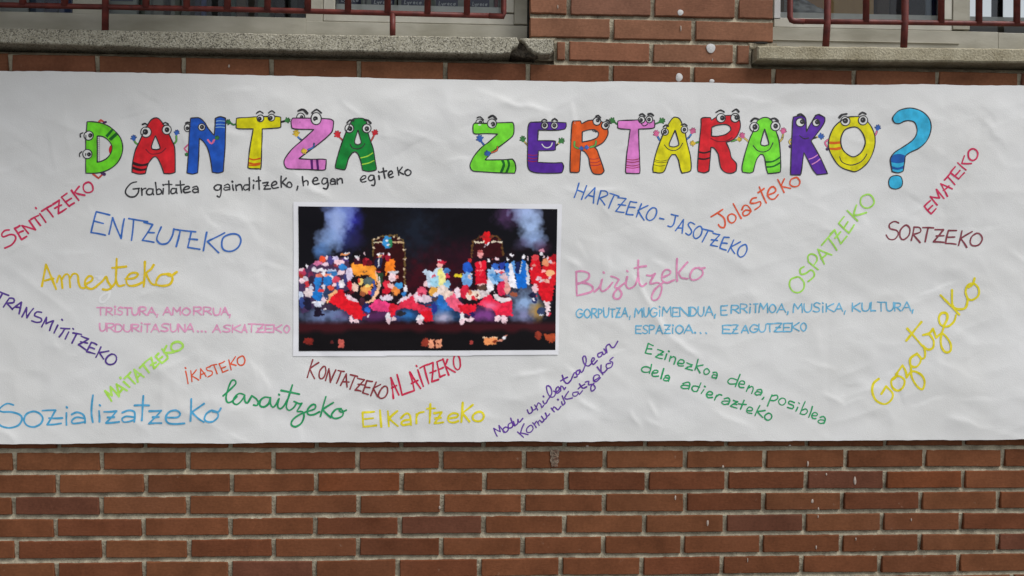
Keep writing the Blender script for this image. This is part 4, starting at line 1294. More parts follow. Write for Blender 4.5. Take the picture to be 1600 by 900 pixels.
# small capitals: strokes in a unit cell, y up
CAP = {'A': "0,0 0.5,1 1,0;0.2,0.35 0.8,0.35", 'D': "0,0 0,1;~0,1 0.6,0.95 1,0.5 0.6,0.05 0,0", 'E': "1,1 0,1 0,0 1,0;0,0.5 0.8,0.5", 'G': "~0.95,0.85 0.5,1 0.05,0.6 0.1,0.2 0.5,0 0.95,0.2 1,0.45;1,0.45 0.6,0.45", 'I': "0.5,0.72 0.5,0;@0.5,1.05",
       'K': "0,1 0,0;0.95,1 0.05,0.5 1,0", 'L': "0,1 0,0 0.9,0", 'M': "0,0 0.1,1 0.5,0.4 0.9,1 1,0", 'N': "0,0 0,1 1,0 1,1", 'O': "=0.5,1 0.05,0.7 0.05,0.3 0.5,0 0.95,0.3 0.95,0.7", 'P': "0,0 0,1;~0,1 0.8,0.95 0.9,0.65 0.5,0.45 0,0.45",
       'R': "0,0 0,1;~0,1 0.8,0.95 0.9,0.68 0.5,0.48 0,0.48;0.3,0.48 1,0", 'S': "~0.95,0.9 0.5,1 0.1,0.8 0.3,0.55 0.8,0.42 0.9,0.15 0.5,0 0,0.1", 'T': "0,1 1,1;0.5,1 0.5,0", 'U': "~0,1 0.02,0.4 0.2,0.05 0.6,0 0.95,0.3 1,1", 'Z': "0,1 0.95,1 0,0 1,0;0.2,0.5 0.8,0.5",
       ',': "0.6,0.1 0.2,-0.3", '.': "@0.5,0.05"}


def caps(label, colour, w, *runs):
    """Lines of small capitals; every letter set at the x read from the photograph."""
    names = label.split()
    p = Pen()
    for fx, base, h, letters in runs:
        (bx0, by0), (bx1, by1) = base
        for q, (ch, x) in enumerate(letters):
            nxt = letters[q + 1][1] if q + 1 < len(letters) else x + h * .85
            cw = min(nxt - x - h * .15, h * 1.05) if ch not in ',.' else h * .2
            if ch == 'I': cw = min(cw, h * .3)
            by = by0 + (by1 - by0) * (x - bx0) / (bx1 - bx0) + random.uniform(-.04, .04) * h
            hh = h * random.uniform(.92, 1.06)
            gl_ = CAP[ch]
            p.strokes(gl_, lambda u, v: fx(x + u * cw + v * h * .03, by - v * hh), w)
            last = q == len(letters) - 1
            if ch == ',' or (last and ch != 'E' and ch != 'Z') or (ch == '.' and not last and letters[q + 1][0] not in '.,'):
                p.mb.build("handwritten_word", INK[colour], banner)["label"] = names[0] + " " + names[1] + " small capitals " + names.pop(2)
                p = Pen()


caps("pale pink TRISTURA, AMORRUA, URDURITASUNA... ASKATZEKO", 'pink', 2.9,
     (W4, ((55, 160), (1115, 160)), 60, list(zip("TRISTURA,AMORRUA,", (55, 130, 190, 218, 270, 332, 392, 455, 525, 575, 648, 722, 812, 890, 965, 1030, 1092)))),
     (W4, ((80, 288), (1560, 298)), 60, list(zip("URDURITASUNA...ASKATZEKO", (80, 138, 205, 268, 334, 398, 428, 482, 556, 632, 694, 752, 842, 872, 902, 962, 1042, 1118, 1190, 1240, 1300, 1370, 1437, 1518)))))
caps("pale blue GORPUTZA, MUGIMENDUA, ERRITMOA, MUSIKA, KULTURA", 'paleblue', 2.6,
     (W11, ((105, 565), (1230, 545)), 74, list(zip("GORPUTZA,MUGIMENDUA,E", (105, 172, 236, 290, 334, 388, 438, 484, 545, 590, 664, 716, 784, 820, 905, 966, 1050, 1116, 1176, 1252, 1306)))),
     (W12, ((15, 472), (1510, 452)), 72, list(zip("RRITMOA,MUSIKA,KULTURA,", (15, 92, 160, 196, 246, 330, 396, 480, 532, 620, 696, 766, 806, 880, 955, 1022, 1100, 1176, 1228, 1300, 1372, 1432, 1515)))))
caps("pale blue ESPAZIOA... EZAGUTZEKO", 'paleblue', 2.6,
     (W11, ((600, 695), (1050, 692)), 66, list(zip("ESPAZIOA...", (600, 655, 712, 764, 832, 896, 930, 1002, 1085, 1130, 1176)))),
     (W11, ((1315, 692), (1550, 690)), 70, list(zip("EZ", (1318, 1400)))),
     (W12, ((100, 636), (655, 618)), 66, list(zip("AGUTZEKO", (102, 168, 246, 312, 374, 450, 520, 594)))))
# ================================================================== CARTOON TITLE LETTERS
ZC = strip(720, 150, 5.2933); ZD = strip(940, 150, 5.2933); ZE = strip(1200, 150, 5.2933)


def felt(name, rgb, var=.34, sc=42):
    c = tuple(min(.85, v * 1.55) for v in lin(rgb))
    m = material("felt_" + name, c, rough=.5, col2=tuple(v * (1 - var) for v in c), scale=sc, detail=7, stretch=(1, 1, .8), spec=.25)
    return m


LINE = ink("fine_black_liner", (34, 32, 36), var=.2)
EYEW = ink("eye_white", (224, 224, 222), k=.98, var=.04)
EYEB = ink("eye_black", (30, 29, 32), var=.2)
FELT = {k: felt(k, v) for k, v in {
    'green': (96, 190, 34), 'red': (190, 26, 36), 'blue': (24, 74, 164), 'yellow': (226, 188, 8), 'pink': (222, 112, 178), 'dark_green': (12, 118, 46), 'lime': (104, 204, 44), 'purple': (76, 32, 136),
    'orange': (222, 78, 20), 'cyan': (46, 158, 212), 'band_green': (20, 92, 30), 'band_black': (42, 16, 20), 'band_brown': (190, 84, 14), 'band_plum': (78, 22, 96), 'band_lime': (150, 214, 60), 'band_pale': (120, 160, 214),
    'band_red': (140, 26, 50), 'band_orange': (206, 92, 16), 'band_blue': (16, 78, 150), 'band_pink': (206, 124, 176), 'skin_blue': (52, 92, 166), 'skin_green': (52, 112, 56), 'skin_red': (188, 36, 46), 'skin_yellow': (206, 164, 50),
    'skin_pink': (206, 92, 134), 'arm_green': (90, 152, 70), 'arm_blue': (62, 110, 176), 'arm_orange': (204, 96, 54), 'arm_yellow': (206, 172, 88), 'arm_pink': (210, 96, 132), 'arm_red': (176, 70, 60), 'dark_purple': (66, 40, 84), 'dark_liner': (110, 20, 34)}.items()}


def sub(name, parent, mats):
    return name, parent, mats


def disc(mb, cx, cy, rx, ry, off, mi):
    n = 26
    vs = [on_paper(cx, cy, off)] + [on_paper(x, y, off) for x, y in ellipse(cx, cy, rx, ry, n)]
    mb.add(vs, [(0, 1 + (q + 1) % n, 1 + q) for q in range(n)], mi)


def eye(parent, fx, e, p, rx, ry=None, pr=18, back=False, brow=None, wide=2.6):
    """White of the eye, liner ring, pupil with a glint, and its brow."""
    ry = ry or rx
    s = 1 / 5.2933
    b = 0.0006 if back else 0.0015
    (cx, cy), (qx, qy) = fx(*e), fx(*p)
    pen = Pen(b + .0002)
    disc(pen.mb, cx, cy, rx * s, ry * s, b, 1)
    ring = smooth_path(ellipse(cx, cy, rx * s, ry * s, 16), closed=True)
    pen.line(ring + ring[:2], 1.6, taper=False)
    disc(pen.mb, qx, qy, pr * s, pr * s * 1.05, b + .0003, 2)
    disc(pen.mb, qx - pr * s * .22, qy - pr * s * .1, pr * s * .24, pr * s * .24, b + .0005, 3)
    o = pen.mb.build("eye", [LINE, EYEW, EYEB, ink("pupil_glint", (120, 120, 124))], parent)
    if brow:
        p2 = Pen(.0019)
        pts = pts_of(brow, fx)
        p2.line(smooth_path(pts), wide * 1.0, var=.3)
        p2.mb.build("eyebrow", EYEB, parent)
    return o


def hand(parent, fx, c, to, col, r=22, arm=None, acol=None, off=.0012, aw=2.1):
    """A small open drawn hand with five fingers, and its bent arm."""
    s = 1 / 5.2933
    (cx, cy) = fx(*c)
    a = math.radians(to)
    pen = Pen(off)
    if arm:
        pth = smooth_path(pts_of(arm, fx))
        pen.line(pth, aw + 1.0, var=.1, mi=1)
        pen.line(pth, aw, var=.15, mi=2)
    R_ = r * s
    base = [(cx + R_ * .45 * math.cos(t), cy + R_ * .45 * math.sin(t)) for t in (a + 2.2, a + 1.2, a + .5, a - .2, a - .9)]
    for (l, t), b in zip(((.95, 1.15), (1.15, .55), (1.25, .08), (1.12, -.42), (.9, -1.15)), base):
        tip = (cx + R_ * l * math.cos(a + t), cy + R_ * l * math.sin(a + t))
        pen.line(dense([(cx, cy), tip]), R_ * .36 + .7, var=.1, mi=1)
    k = pen.off + pen.run * .0000011 + .0001
    disc(pen.mb, cx, cy, R_ * .55, R_ * .55, k, 0)
    pen.off = k + .00005
    for l, t in ((.92, 1.15), (1.12, .55), (1.22, .08), (1.08, -.42), (.86, -1.15)):
        tip = (cx + R_ * l * math.cos(a + t), cy + R_ * l * math.sin(a + t))
        pen.line(dense([(cx + R_ * .2 * math.cos(a + t), cy + R_ * .2 * math.sin(a + t)), tip]), R_ * .34, var=.15, mi=0)
    return pen.mb.build("arm" if arm else "hand", [FELT[col], LINE, FELT[acol or col]], parent)


def letter(label, fx, col, outer, holes=(), bands=(), lines=(), lcol=None, smiles=(), scol=None, w=1.75):
    """Coloured letter with its liner outline; bands and lines are felt stripes, smiles are liner curves."""
    o_path = smooth_path(pts_of(outer, fx), closed=True, corner=52)
    h_paths = [smooth_path(pts_of(h, fx), closed=True, corner=52) for h in holes]
    v, f = fill(o_path, h_paths, .0009)
    body = link_mesh("title_letter", v, f, FELT[col], banner)
    body["label"] = label
    pen = Pen(.0013)
    for p in [o_path] + h_paths:
        q = p[::1] + p[:1]
        pen.line(q, w, var=.22, taper=False)
    pen.mb.build("outline", LINE, body)
    if bands or lines:
        pen = Pen(.0011)
        for b in bands:
            v, f = fill(smooth_path(pts_of(b, fx), closed=True, corner=50), [], .00105)
            pen.mb.add(v, f)
        for width, l in lines:
            pen.line(smooth_path(pts_of(l, fx)), width / 5.2933, var=.15, taper=False)
        pen.mb.build("stripe", FELT[lcol], body)
    if smiles:
        pen = Pen(.0012)
        for s_ in smiles:
            pen.line(smooth_path(pts_of(s_, fx)), 1.5, var=.2)
        pen.mb.build("smile", scol or LINE, body)
    return body


# D
b = letter("green letter D with two eyes on its back and a laughing mouth", ZA, 'green', "188,212 235,212 300,222 370,250 430,300 470,355 485,420 478,480 450,540 400,590 330,625 260,638 180,638 180,425",
           ["275,330 320,335 360,360 388,395 398,430 385,475 355,515 310,540 275,548"], bands=["395,268 412,276 357,345 340,327", "430,298 447,318 387,371 367,353"], lcol='band_green')
v, f = fill(smooth_path(pts_of("398,405 380,412 370,440 374,468 386,474 398,432", ZA), closed=True), [], .0010)
link_mesh("tongue", v, f, FELT['red'], b)
p = Pen(.0011)
p.line(dense(pts_of("294,336 294,545", ZA)), .8)
for y in range(350, 545, 17): p.line(dense(pts_of("276,%d 294,%d" % (y, y), ZA)), .6)
p.mb.build("teeth", ink("teeth_liner", (150, 150, 150)), b)
eye(b, ZA, (205, 328), (219, 326), 38, pr=18, brow="138,340 136,315 158,305", wide=1.8)
eye(b, ZA, (193, 480), (207, 483), 38, pr=17, brow="130,500 127,478 147,460", wide=1.8)
p = Pen(.0007); p.line(dense(pts_of("285,216 302,198 335,220", ZA)), 3.2); p.mb.build("arm", FELT['arm_red'], b)
p = Pen(.0008); p.line(dense(pts_of("325,218 345,214", ZA)), 3.2); p.mb.build("hand", FELT['dark_purple'], b)
p = Pen(.0012); p.line(dense(pts_of("240,645 285,680 318,648", ZA)), 3.0); p.mb.build("arm", FELT['arm_red'], b)
p = Pen(.0013); p.line(dense(pts_of("312,636 335,648", ZA)), 5.0); p.mb.build("hand", FELT['dark_purple'], b)
# A red
b = letter("red letter A with wide eyes, a smile and dark bands on its foot", ZA, 'red', "750,180 780,185 815,225 860,300 890,370 910,420 917,540 918,630 880,642 825,640 800,570 775,520 755,500 735,505 705,540 690,570 672,640 620,645 562,630 565,560 585,460 620,380 650,310 690,235 720,195",
           ["752,325 720,415 728,438 760,442 788,435 790,420 770,365"], bands=["568,540 640,562 698,548 690,574 620,582 568,566", "562,580 640,602 687,590 680,614 620,620 562,602"], lcol='band_black', smiles=["675,440 710,475 750,478 800,465 838,430"], scol=FELT['dark_liner'])
eye(b, ZA, (675, 297), (669, 295), 43, pr=23, brow="646,234 668,226 690,240", wide=2.6)
eye(b, ZA, (848, 278), (850, 278), 38, pr=20, brow="815,232 835,218 862,232", wide=2.2)
hand(b, ZA, (575, 355), -105, 'skin_blue', 26, arm="615,402 590,388 578,365", acol='arm_green', off=.0006)
hand(b, ZA, (927, 310), -75, 'skin_blue', 24, arm="905,392 925,372 926,330", acol='arm_green', off=.0006)
# N
eye_back = (1020, 262)
b = letter("blue letter N with a pink mouth and pale stripes at its top", ZA, 'blue', "1045,182 1115,180 1160,215 1190,265 1240,325 1248,260 1250,185 1290,170 1335,182 1335,300 1330,450 1318,625 1275,637 1225,630 1210,520 1185,430 1150,375 1118,350 1112,500 1105,635 1060,645 1015,635 1025,480 1035,300",
           lines=[(7, "1253,208 1292,204 1333,209"), (7, "1251,236 1292,232 1333,237"), (7, "1250,260 1292,256 1333,261")], lcol='band_pale')
eye(b, ZA, (1138, 257), (1140, 256), 29, pr=18)
eye(b, ZA, eye_back, (1018, 266), 27, 32, pr=15, back=True, brow="1003,224 1018,216 1036,220", wide=2.0)
p = Pen(.0014); p.line(smooth_path(pts_of("1188,362 1218,393 1242,362", ZA)), 2.6); p.mb.build("mouth", FELT['arm_pink'], b)
hand(b, ZA, (1258, 350), -45, 'skin_green', 20, off=.0014)
p = Pen(.0007); p.line(dense(pts_of("1028,398 990,432 1015,462", ZA)), 2.6); p.mb.build("arm", FELT['arm_pink'], b)
hand(b, ZA, (1012, 474), 100, 'skin_green', 16, off=.0007)
# T yellow
b = letter("yellow letter T looking left with orange bands on its foot", ZB, 'yellow', "165,182 240,178 330,172 480,170 525,178 525,255 505,265 370,272 368,400 360,590 345,602 265,600 252,590 258,520 270,420 295,272 175,270 152,260 155,195",
           lines=[(13, "259,516 300,528 358,516"), (13, "257,552 300,564 356,556"), (9, "258,572 300,576 352,568")], lcol='band_brown')
eye(b, ZB, (355, 185), (349, 189), 28, pr=17, brow="323,143 350,126 377,143", wide=2.3)
eye(b, ZB, (447, 180), (441, 183), 28, pr=17, brow="423,141 450,123 474,141", wide=2.3)
hand(b, ZB, (98, 218), 195, 'skin_green', 25, arm="152,232 128,236 112,226", acol='skin_green', off=.0006)
hand(b, ZB, (570, 205), -20, 'skin_green', 25, arm="528,216 545,212 560,208", acol='skin_green', off=.0006)
# Z pink
b = letter("pink letter Z with raised brows and purple bands", ZB, 'pink', "625,185 700,185 830,188 940,195 962,215 955,280 930,320 850,390 740,470 675,520 760,525 885,525 900,540 895,605 870,615 740,608 600,605 565,590 552,550 565,510 620,440 700,370 800,280 640,275 615,260 610,210",
           bands=["768,526 790,526 793,608 774,609", "815,526 835,526 842,610 822,611"], lcol='band_plum')
eye(b, ZB, (690, 182), (698, 176), 34, 38, pr=14, back=True, brow="670,126 710,115 746,148", wide=3.6)
eye(b, ZB, (818, 190), (812, 191), 42, 50, pr=20, brow="783,142 820,114 860,142", wide=3.0)
hand(b, ZB, (655, 322), -105, 'skin_yellow', 30, arm="706,374 685,358 668,342", acol='arm_blue', off=.0006)
hand(b, ZB, (728, 455), 160, 'skin_yellow', 26, arm="800,395 795,425 752,446", acol='arm_blue', off=.0014)
# A dark green
b = letter("dark green letter A with lime stripes on its right leg", ZB, 'dark_green', "1145,188 1180,185 1215,192 1235,225 1245,300 1265,370 1290,440 1305,540 1315,600 1305,615 1250,625 1200,615 1185,540 1165,485 1145,465 1120,470 1085,520 1062,600 1040,612 980,600 975,585 995,500 1030,390 1065,300 1100,230 1120,195",
           ["1163,282 1135,375 1142,398 1162,405 1185,395 1188,375"], lines=[(9, "1178,516 1240,500 1286,472"), (9, "1190,568 1250,556 1297,534")], lcol='band_lime', smiles=["1098,400 1115,430 1165,440 1205,420 1220,395"])
eye(b, ZB, (1092, 270), (1098, 273), 36, pr=20, brow="1073,224 1095,202 1127,206", wide=3.2)
eye(b, ZB, (1235, 270), (1236, 273), 36, pr=20, brow="1218,200 1246,204 1268,228", wide=3.2)
hand(b, ZB, (1000, 330), -125, 'skin_red', 32, arm="1038,374 1026,358 1012,345", acol='arm_red', off=.0006)
hand(b, ZB, (1297, 315), -65, 'skin_red', 28, arm="1266,382 1280,358 1292,335", acol='arm_red', off=.0006)
# Z lime
b = letter("lime letter Z with dark green curved bands", ZC, 'lime', "115,228 220,230 330,225 425,222 438,245 435,320 400,360 310,430 245,480 200,532 340,530 425,525 445,550 455,600 445,640 330,638 180,630 100,622 78,590 80,560 110,500 170,430 230,385 305,318 200,315 120,318 102,300 102,245",
           lines=[(20, "340,533 356,570 332,636"), (20, "388,530 398,575 376,637")], lcol='band_green')
eye(b, ZC, (155, 226), (162, 222), 31, pr=15, back=True, brow="136,184 160,177 187,202", wide=2.6)
eye(b, ZC, (257, 232), (266, 238), 37, pr=19, brow="230,184 264,168 294,196", wide=2.8)
hand(b, ZC, (160, 368), -110, 'skin_blue', 32, arm="192,408 180,395 170,382", acol='skin_blue', off=.0006)
hand(b, ZC, (230, 475), 160, 'skin_blue', 27, arm="302,425 298,452 255,470", acol='arm_orange', off=.0014)
# E
b = letter("purple letter E with a pale smile on its middle bar", ZC, 'purple', "575,220 660,218 790,218 870,222 872,250 860,275 790,285 640,285 635,372 760,372 783,378 782,445 765,452 640,455 636,550 760,555 835,552 850,580 840,625 815,638 680,640 600,632 560,605 550,540 552,420 555,260",
           lines=[(6, "553,486 595,494 634,488"), (6, "552,512 595,522 634,516"), (6, "552,536 595,545 634,538")], lcol='band_red', smiles=["670,400 690,425 720,430 745,415 755,390"], scol=EYEW)
eye(b, ZC, (693, 247), (692, 245), 28, pr=18, brow="668,208 690,194 710,207", wide=2.4)
eye(b, ZC, (773, 247), (773, 245), 28, pr=18, brow="753,207 775,189 799,207", wide=2.4)
hand(b, ZC, (515, 370), -110, 'skin_green', 28, arm="552,412 540,398 525,382", acol='arm_yellow', off=.0006)
hand(b, ZC, (822, 378), -40, 'skin_green', 28, arm="780,416 798,402 812,388", acol='arm_yellow', off=.0006)
# R orange
b = letter("orange letter R with folded arms and a toothy mouth", ZC, 'orange', "930,208 990,205 1000,230 1050,205 1110,200 1170,215 1205,250 1218,300 1205,345 1170,390 1105,425 1125,445 1145,500 1170,570 1185,620 1165,645 1115,648 1085,630 1065,570 1055,510 1020,460 990,452 985,560 980,625 960,635 905,632 902,600 905,480 912,330 920,225",
           ["1005,295 1060,280 1110,280 1140,305 1130,340 1080,365 1003,382"], lines=[(5, "1064,520 1110,524 1150,508"), (5, "1064,548 1115,552 1158,534"), (5, "1068,574 1120,576 1168,560")], lcol='band_red', smiles=["1090,285 1100,292 1108,286", "1108,288 1116,298 1124,293"])
eye(b, ZC, (1125, 210), (1133, 202), 32, pr=16, brow="1118,168 1138,162 1156,180", wide=2.6)
eye(b, ZC, (1195, 245), (1201, 242), 31, pr=18, brow="1203,200 1222,205 1234,226", wide=2.6)
hand(b, ZC, (988, 434), 0, 'skin_blue', 20, arm="940,380 940,420 968,433", acol='arm_green', off=.0014, aw=2.6)
hand(b, ZC, (1048, 427), 180, 'skin_blue', 20, arm="1118,374 1110,410 1070,424", acol='arm_green', off=.0014, aw=2.6)
# T pink
b = letter("pink letter T with a tiny smile between its green hands", ZD, 'pink', "145,205 230,202 330,198 435,200 438,250 420,268 305,275 308,400 315,560 315,630 300,642 205,640 197,620 205,500 220,390 235,278 150,272 132,262 133,215",
           lines=[(6, "206,525 260,530 311,520"), (6, "204,544 260,550 312,540"), (6, "202,574 260,580 314,568"), (6, "201,592 260,598 315,586")], lcol='band_red', smiles=["328,232 345,248 365,245 378,232"])
eye(b, ZD, (330, 198), (325, 201), 27, pr=16, brow="313,160 335,149 357,168", wide=2.8)
eye(b, ZD, (393, 195), (391, 196), 28, pr=16, brow="383,153 406,147 427,163", wide=2.8)
hand(b, ZD, (98, 210), 205, 'skin_green', 28, arm="134,236 122,230 110,220", acol='skin_green', off=.0006)
hand(b, ZD, (488, 210), -30, 'skin_green', 28, arm="440,232 458,226 476,218", acol='skin_green', off=.0006)
# A yellow
b = letter("yellow letter A with thin dark stripes on its left leg", ZD, 'yellow', "585,185 620,178 645,190 665,230 690,300 705,380 735,500 742,600 725,625 665,638 650,600 635,530 610,485 580,485 555,525 535,580 515,625 480,637 425,630 425,580 450,470 490,360 530,270",
           ["608,282 560,390 562,415 595,422 630,410 638,390"], lines=[(4, "434,526 490,540 555,526"), (4, "432,542 490,552 545,545"), (4, "428,568 480,580 527,572")], lcol='band_black', smiles=["518,405 550,440 600,452 645,430 670,390"])
eye(b, ZD, (523, 297), (523, 297), 28, pr=17, brow="510,256 530,240 552,250", wide=2.4)
eye(b, ZD, (685, 278), (685, 278), 28, pr=16, brow="658,240 685,231 707,246", wide=2.4)
hand(b, ZD, (455, 320), -115, 'skin_pink', 28, arm="480,366 470,350 462,335", acol='arm_blue', off=.0006)
hand(b, ZD, (750, 297), -65, 'skin_pink', 28, arm="704,356 725,340 740,318", acol='arm_blue', off=.0006)
# R red
b = letter("red letter R with two black bands on its left leg", ZD, 'red', "840,178 900,178 910,200 960,170 1040,160 1110,165 1142,200 1148,260 1120,330 1080,365 1030,382 1060,450 1075,510 1115,560 1112,620 1080,638 1030,635 990,600 975,540 965,480 930,430 905,425 895,560 888,620 850,635 800,625 795,590 805,430 822,260 822,190",
           ["912,258 960,240 1030,235 1065,255 1070,280 1030,315 960,332 910,330"], lines=[(15, "804,462 850,470 902,456"), (15, "799,516 850,522 897,510")], lcol='band_black', smiles=["905,350 960,374 1030,372 1082,342"], scol=FELT['dark_liner'])
eye(b, ZD, (987, 182), (999, 181), 37, pr=20, brow="948,134 985,116 1014,132", wide=2.8)
eye(b, ZD, (1105, 180), (1119, 178), 36, pr=20, brow="1083,127 1115,109 1136,132", wide=2.8)
hand(b, ZD, (765, 392), 180, 'skin_yellow', 25, arm="810,378 790,384 778,388", acol='arm_green', off=.0006)
hand(b, ZD, (1130, 358), -10, 'skin_yellow', 22, arm="1076,374 1098,368 1115,362", acol='arm_green', off=.0006)
# A lime
b = letter("lime letter A with dark green bands on its right leg", ZD, 'lime', "1310,190 1350,175 1395,185 1420,220 1445,290 1470,370 1480,480 1480,610 1465,632 1375,642 1362,600 1350,520 1335,485 1315,482 1285,520 1265,580 1255,625 1225,637 1165,630 1160,590 1180,500 1220,370 1255,290 1285,215",
           ["1350,270 1318,385 1325,405 1350,412 1380,402 1385,385"], lines=[(15, "1350,545 1420,540 1480,504"), (15, "1355,588 1420,582 1480,550")], lcol='band_green', smiles=["1255,410 1290,450 1340,462 1390,440 1420,385"])
eye(b, ZD, (1265, 256), (1270, 255), 38, pr=22, brow="1238,208 1265,184 1302,192", wide=3.0)
eye(b, ZD, (1440, 248), (1442, 247), 38, pr=20, brow="1398,192 1435,183 1462,208", wide=3.0)
hand(b, ZD, (1170, 335), -130, 'skin_pink', 27, arm="1216,378 1200,362 1182,348", acol='arm_yellow', off=.0006)
hand(b, ZD, (1502, 298), -80, 'skin_pink', 28, arm="1478,374 1496,350 1502,318", acol='arm_yellow', off=.0006)
# K
b = letter("purple letter K with pink stripes on its right leg", ZE, 'purple', "220,170 290,158 318,185 322,295 350,240 400,160 430,148 475,175 475,210 440,270 360,370 400,440 450,530 500,640 410,650 370,600 300,465 290,530 275,640 255,652 190,652 188,600 195,430 205,250 212,180",
           lines=[(8, "340,522 380,508 420,482"), (8, "366,564 402,546 440,516")], lcol='band_pink', smiles=["262,325 300,352 342,345"])
eye(b, ZE, (272, 216), (288, 210), 37, 35, pr=20, brow="250,156 276,146 303,168", wide=3.4)
eye(b, ZE, (404, 218), (413, 213), 30, pr=19, brow="395,160 418,150 440,160", wide=1.6)
hand(b, ZE, (434, 330), -5, 'skin_blue', 28, arm="368,350 392,344 415,336", acol='arm_yellow', off=.0006)
hand(b, ZE, (187, 410), 95, 'dark_purple', 14, arm="202,350 177,376 190,396", acol='arm_yellow', off=.0006)
# O
b = letter("yellow letter O with orange bands and a long smile", ZE, 'yellow', "720,168 780,175 840,225 880,300 890,380 870,470 820,560 740,620 680,615 600,580 540,500 508,420 515,340 550,260 600,210 660,175",
           ["700,255 750,262 790,310 808,370 800,420 770,470 720,500 680,492 630,450 610,400 610,340 640,280"], lines=[(20, "512,384 560,386 607,381"), (20, "510,432 560,436 610,428")], lcol='band_orange', smiles=["598,500 620,545 690,570 760,550 800,515 822,478"])
eye(b, ZE, (645, 205), (645, 202), 38, pr=22, brow="595,176 615,154 655,146", wide=3.2)
eye(b, ZE, (790, 199), (790, 196), 38, pr=22, brow="758,152 785,134 814,148", wide=3.0)
hand(b, ZE, (910, 270), -80, 'skin_blue', 26, arm="886,328 898,310 905,290", acol='arm_pink', off=.0006)
hand(b, ZE, (497, 430), 90, 'dark_purple', 14, arm="518,350 478,382 496,416", acol='arm_pink', off=.0006)
# ?
b = letter("cyan question mark with dark blue bands and a round dot", ZE, 'cyan', "1035,170 1075,125 1130,105 1190,102 1260,125 1310,165 1340,220 1342,290 1310,370 1250,430 1180,465 1140,495 1132,540 1120,620 1080,635 1030,625 1018,560 1015,515 1050,465 1120,420 1190,370 1225,320 1230,270 1210,220 1170,205 1130,208 1085,228 1050,222 1032,195",
           bands=["1018,518 1040,488 1090,478 1138,492 1134,545 1075,556 1019,546", "1021,576 1075,592 1128,572 1124,598 1075,610 1024,600"], lcol='band_blue')
dp = smooth_path(pts_of("1058,656 1100,668 1114,712 1102,752 1058,769 1014,755 1001,715 1015,672", ZE), closed=True)
v, f = fill(dp, [], .0009)
dot = link_mesh("question_dot", v, f, FELT['cyan'], b)
p = Pen(.0013); p.line(dp + dp[:2], 1.55, taper=False); p.mb.build("outline", LINE, b)
# ================================================================== PASTED COLOUR PRINT
NPX, NPY = 520, 290
TLp, TRp, BRp, BLp = (88, 75), (1435, 90), (1425, 822), (90, 828)
ii, jj = np.meshgrid(np.arange(NPX), np.arange(NPY))
fu, fv = ii / (NPX - 1), jj / (NPY - 1)


def bil(k):
    return (TLp[k] * (1 - fu) + TRp[k] * fu) * (1 - fv) + (BLp[k] * (1 - fu) + BRp[k] * fu) * fv


PX_, PY_ = bil(0), bil(1)                                # coordinates in the enlarged strip
# ragged water-colour edges: sample the design where paint patches gather it
def patch(x, y, cell, seed):
    gx, gy = np.floor(x / cell), np.floor(y / cell)
    best, bx, by = np.full(x.shape, 1e9), x.copy(), y.copy()
    for dx in (-1, 0, 1):
        for dy in (-1, 0, 1):
            cx, cy = gx + dx, gy + dy
            r1 = vnoise(cx * 1.0 + .001, cy * 1.0 + .001, seed)
            r2 = vnoise(cx * 1.0 + .001, cy * 1.0 + .001, seed + 7)
            sx, sy = (cx + r1) * cell, (cy + r2) * cell
            d = (x - sx) ** 2 + (y - sy) ** 2
            m = d < best
            best[m], bx[m], by[m] = d[m], sx[m], sy[m]
    return bx, by


wx = PX_ + (vnoise(PX_ / 8, PY_ / 8, 31) - .5) * 7 + (vnoise(PX_ / 30, PY_ / 30, 32) - .5) * 6
wy = PY_ + (vnoise(PX_ / 8, PY_ / 8, 33) - .5) * 7 + (vnoise(PX_ / 30, PY_ / 30, 34) - .5) * 6
qx, qy = patch(wx, wy, 5.0, 40)
C = np.zeros(PX_.shape + (3,))
C[:] = (15, 14, 20)


def soft(cx, cy, rx, ry, col, a=1.0, p=1.6):
    n = vnoise(PX_ / 30, PY_ / 30, int(cx)) * .5 + vnoise(PX_ / 12, PY_ / 12, int(cy)) * .25
    d = np.sqrt(((PX_ - cx) / rx) ** 2 + ((PY_ - cy) / ry) ** 2) + (n - .37) * .9
    w = (np.clip(1.15 - d, 0, 1) ** p * a)[..., None]
    C[:] = C * (1 - w) + np.array(col) * w


def put(mask, col):
    v = 1 + (vnoise(qx / 13, qy / 13, int(sum(col))) - .5) * .24
    C[mask] = np.clip(np.array(col)[None, :] * v[mask][:, None], 0, 255)


def ell(cx, cy, rx, ry, col):
    put(((qx - cx) / rx) ** 2 + ((qy - cy) / ry) ** 2 < 1, col)


def pol(pts, col):
    inside = np.zeros(qx.shape, bool)
    n = len(pts)
    for i in range(n):
        (x0, y0), (x1, y1) = pts[i], pts[(i + 1) % n]
        if y0 == y1: continue
        c = ((y0 > qy) != (y1 > qy)) & (qx < (x1 - x0) * (qy - y0) / (y1 - y0) + x0)
        inside ^= c
    put(inside, col)


def lne(pts, w, col):
    m = np.zeros(qx.shape, bool)
    for (x0, y0), (x1, y1) in zip(pts[:-1], pts[1:]):
        l2 = (x1 - x0) ** 2 + (y1 - y0) ** 2
        t = np.clip(((qx - x0) * (x1 - x0) + (qy - y0) * (y1 - y0)) / l2, 0, 1)
        m |= (qx - x0 - t * (x1 - x0)) ** 2 + (qy - y0 - t * (y1 - y0)) ** 2 < (w / 2) ** 2
    put(m, col)


pr_ = random.Random(5)
def daubs(x0, x1, y0, y1, n, pal, r0, r1):
    for _ in range(n):
        x, y, r = pr_.uniform(x0, x1), pr_.uniform(y0, y1), pr_.uniform(r0, r1)
        ell(x, y, r * pr_.uniform(.7, 1.5), r * pr_.uniform(.7, 1.4), pr_.choice(pal))


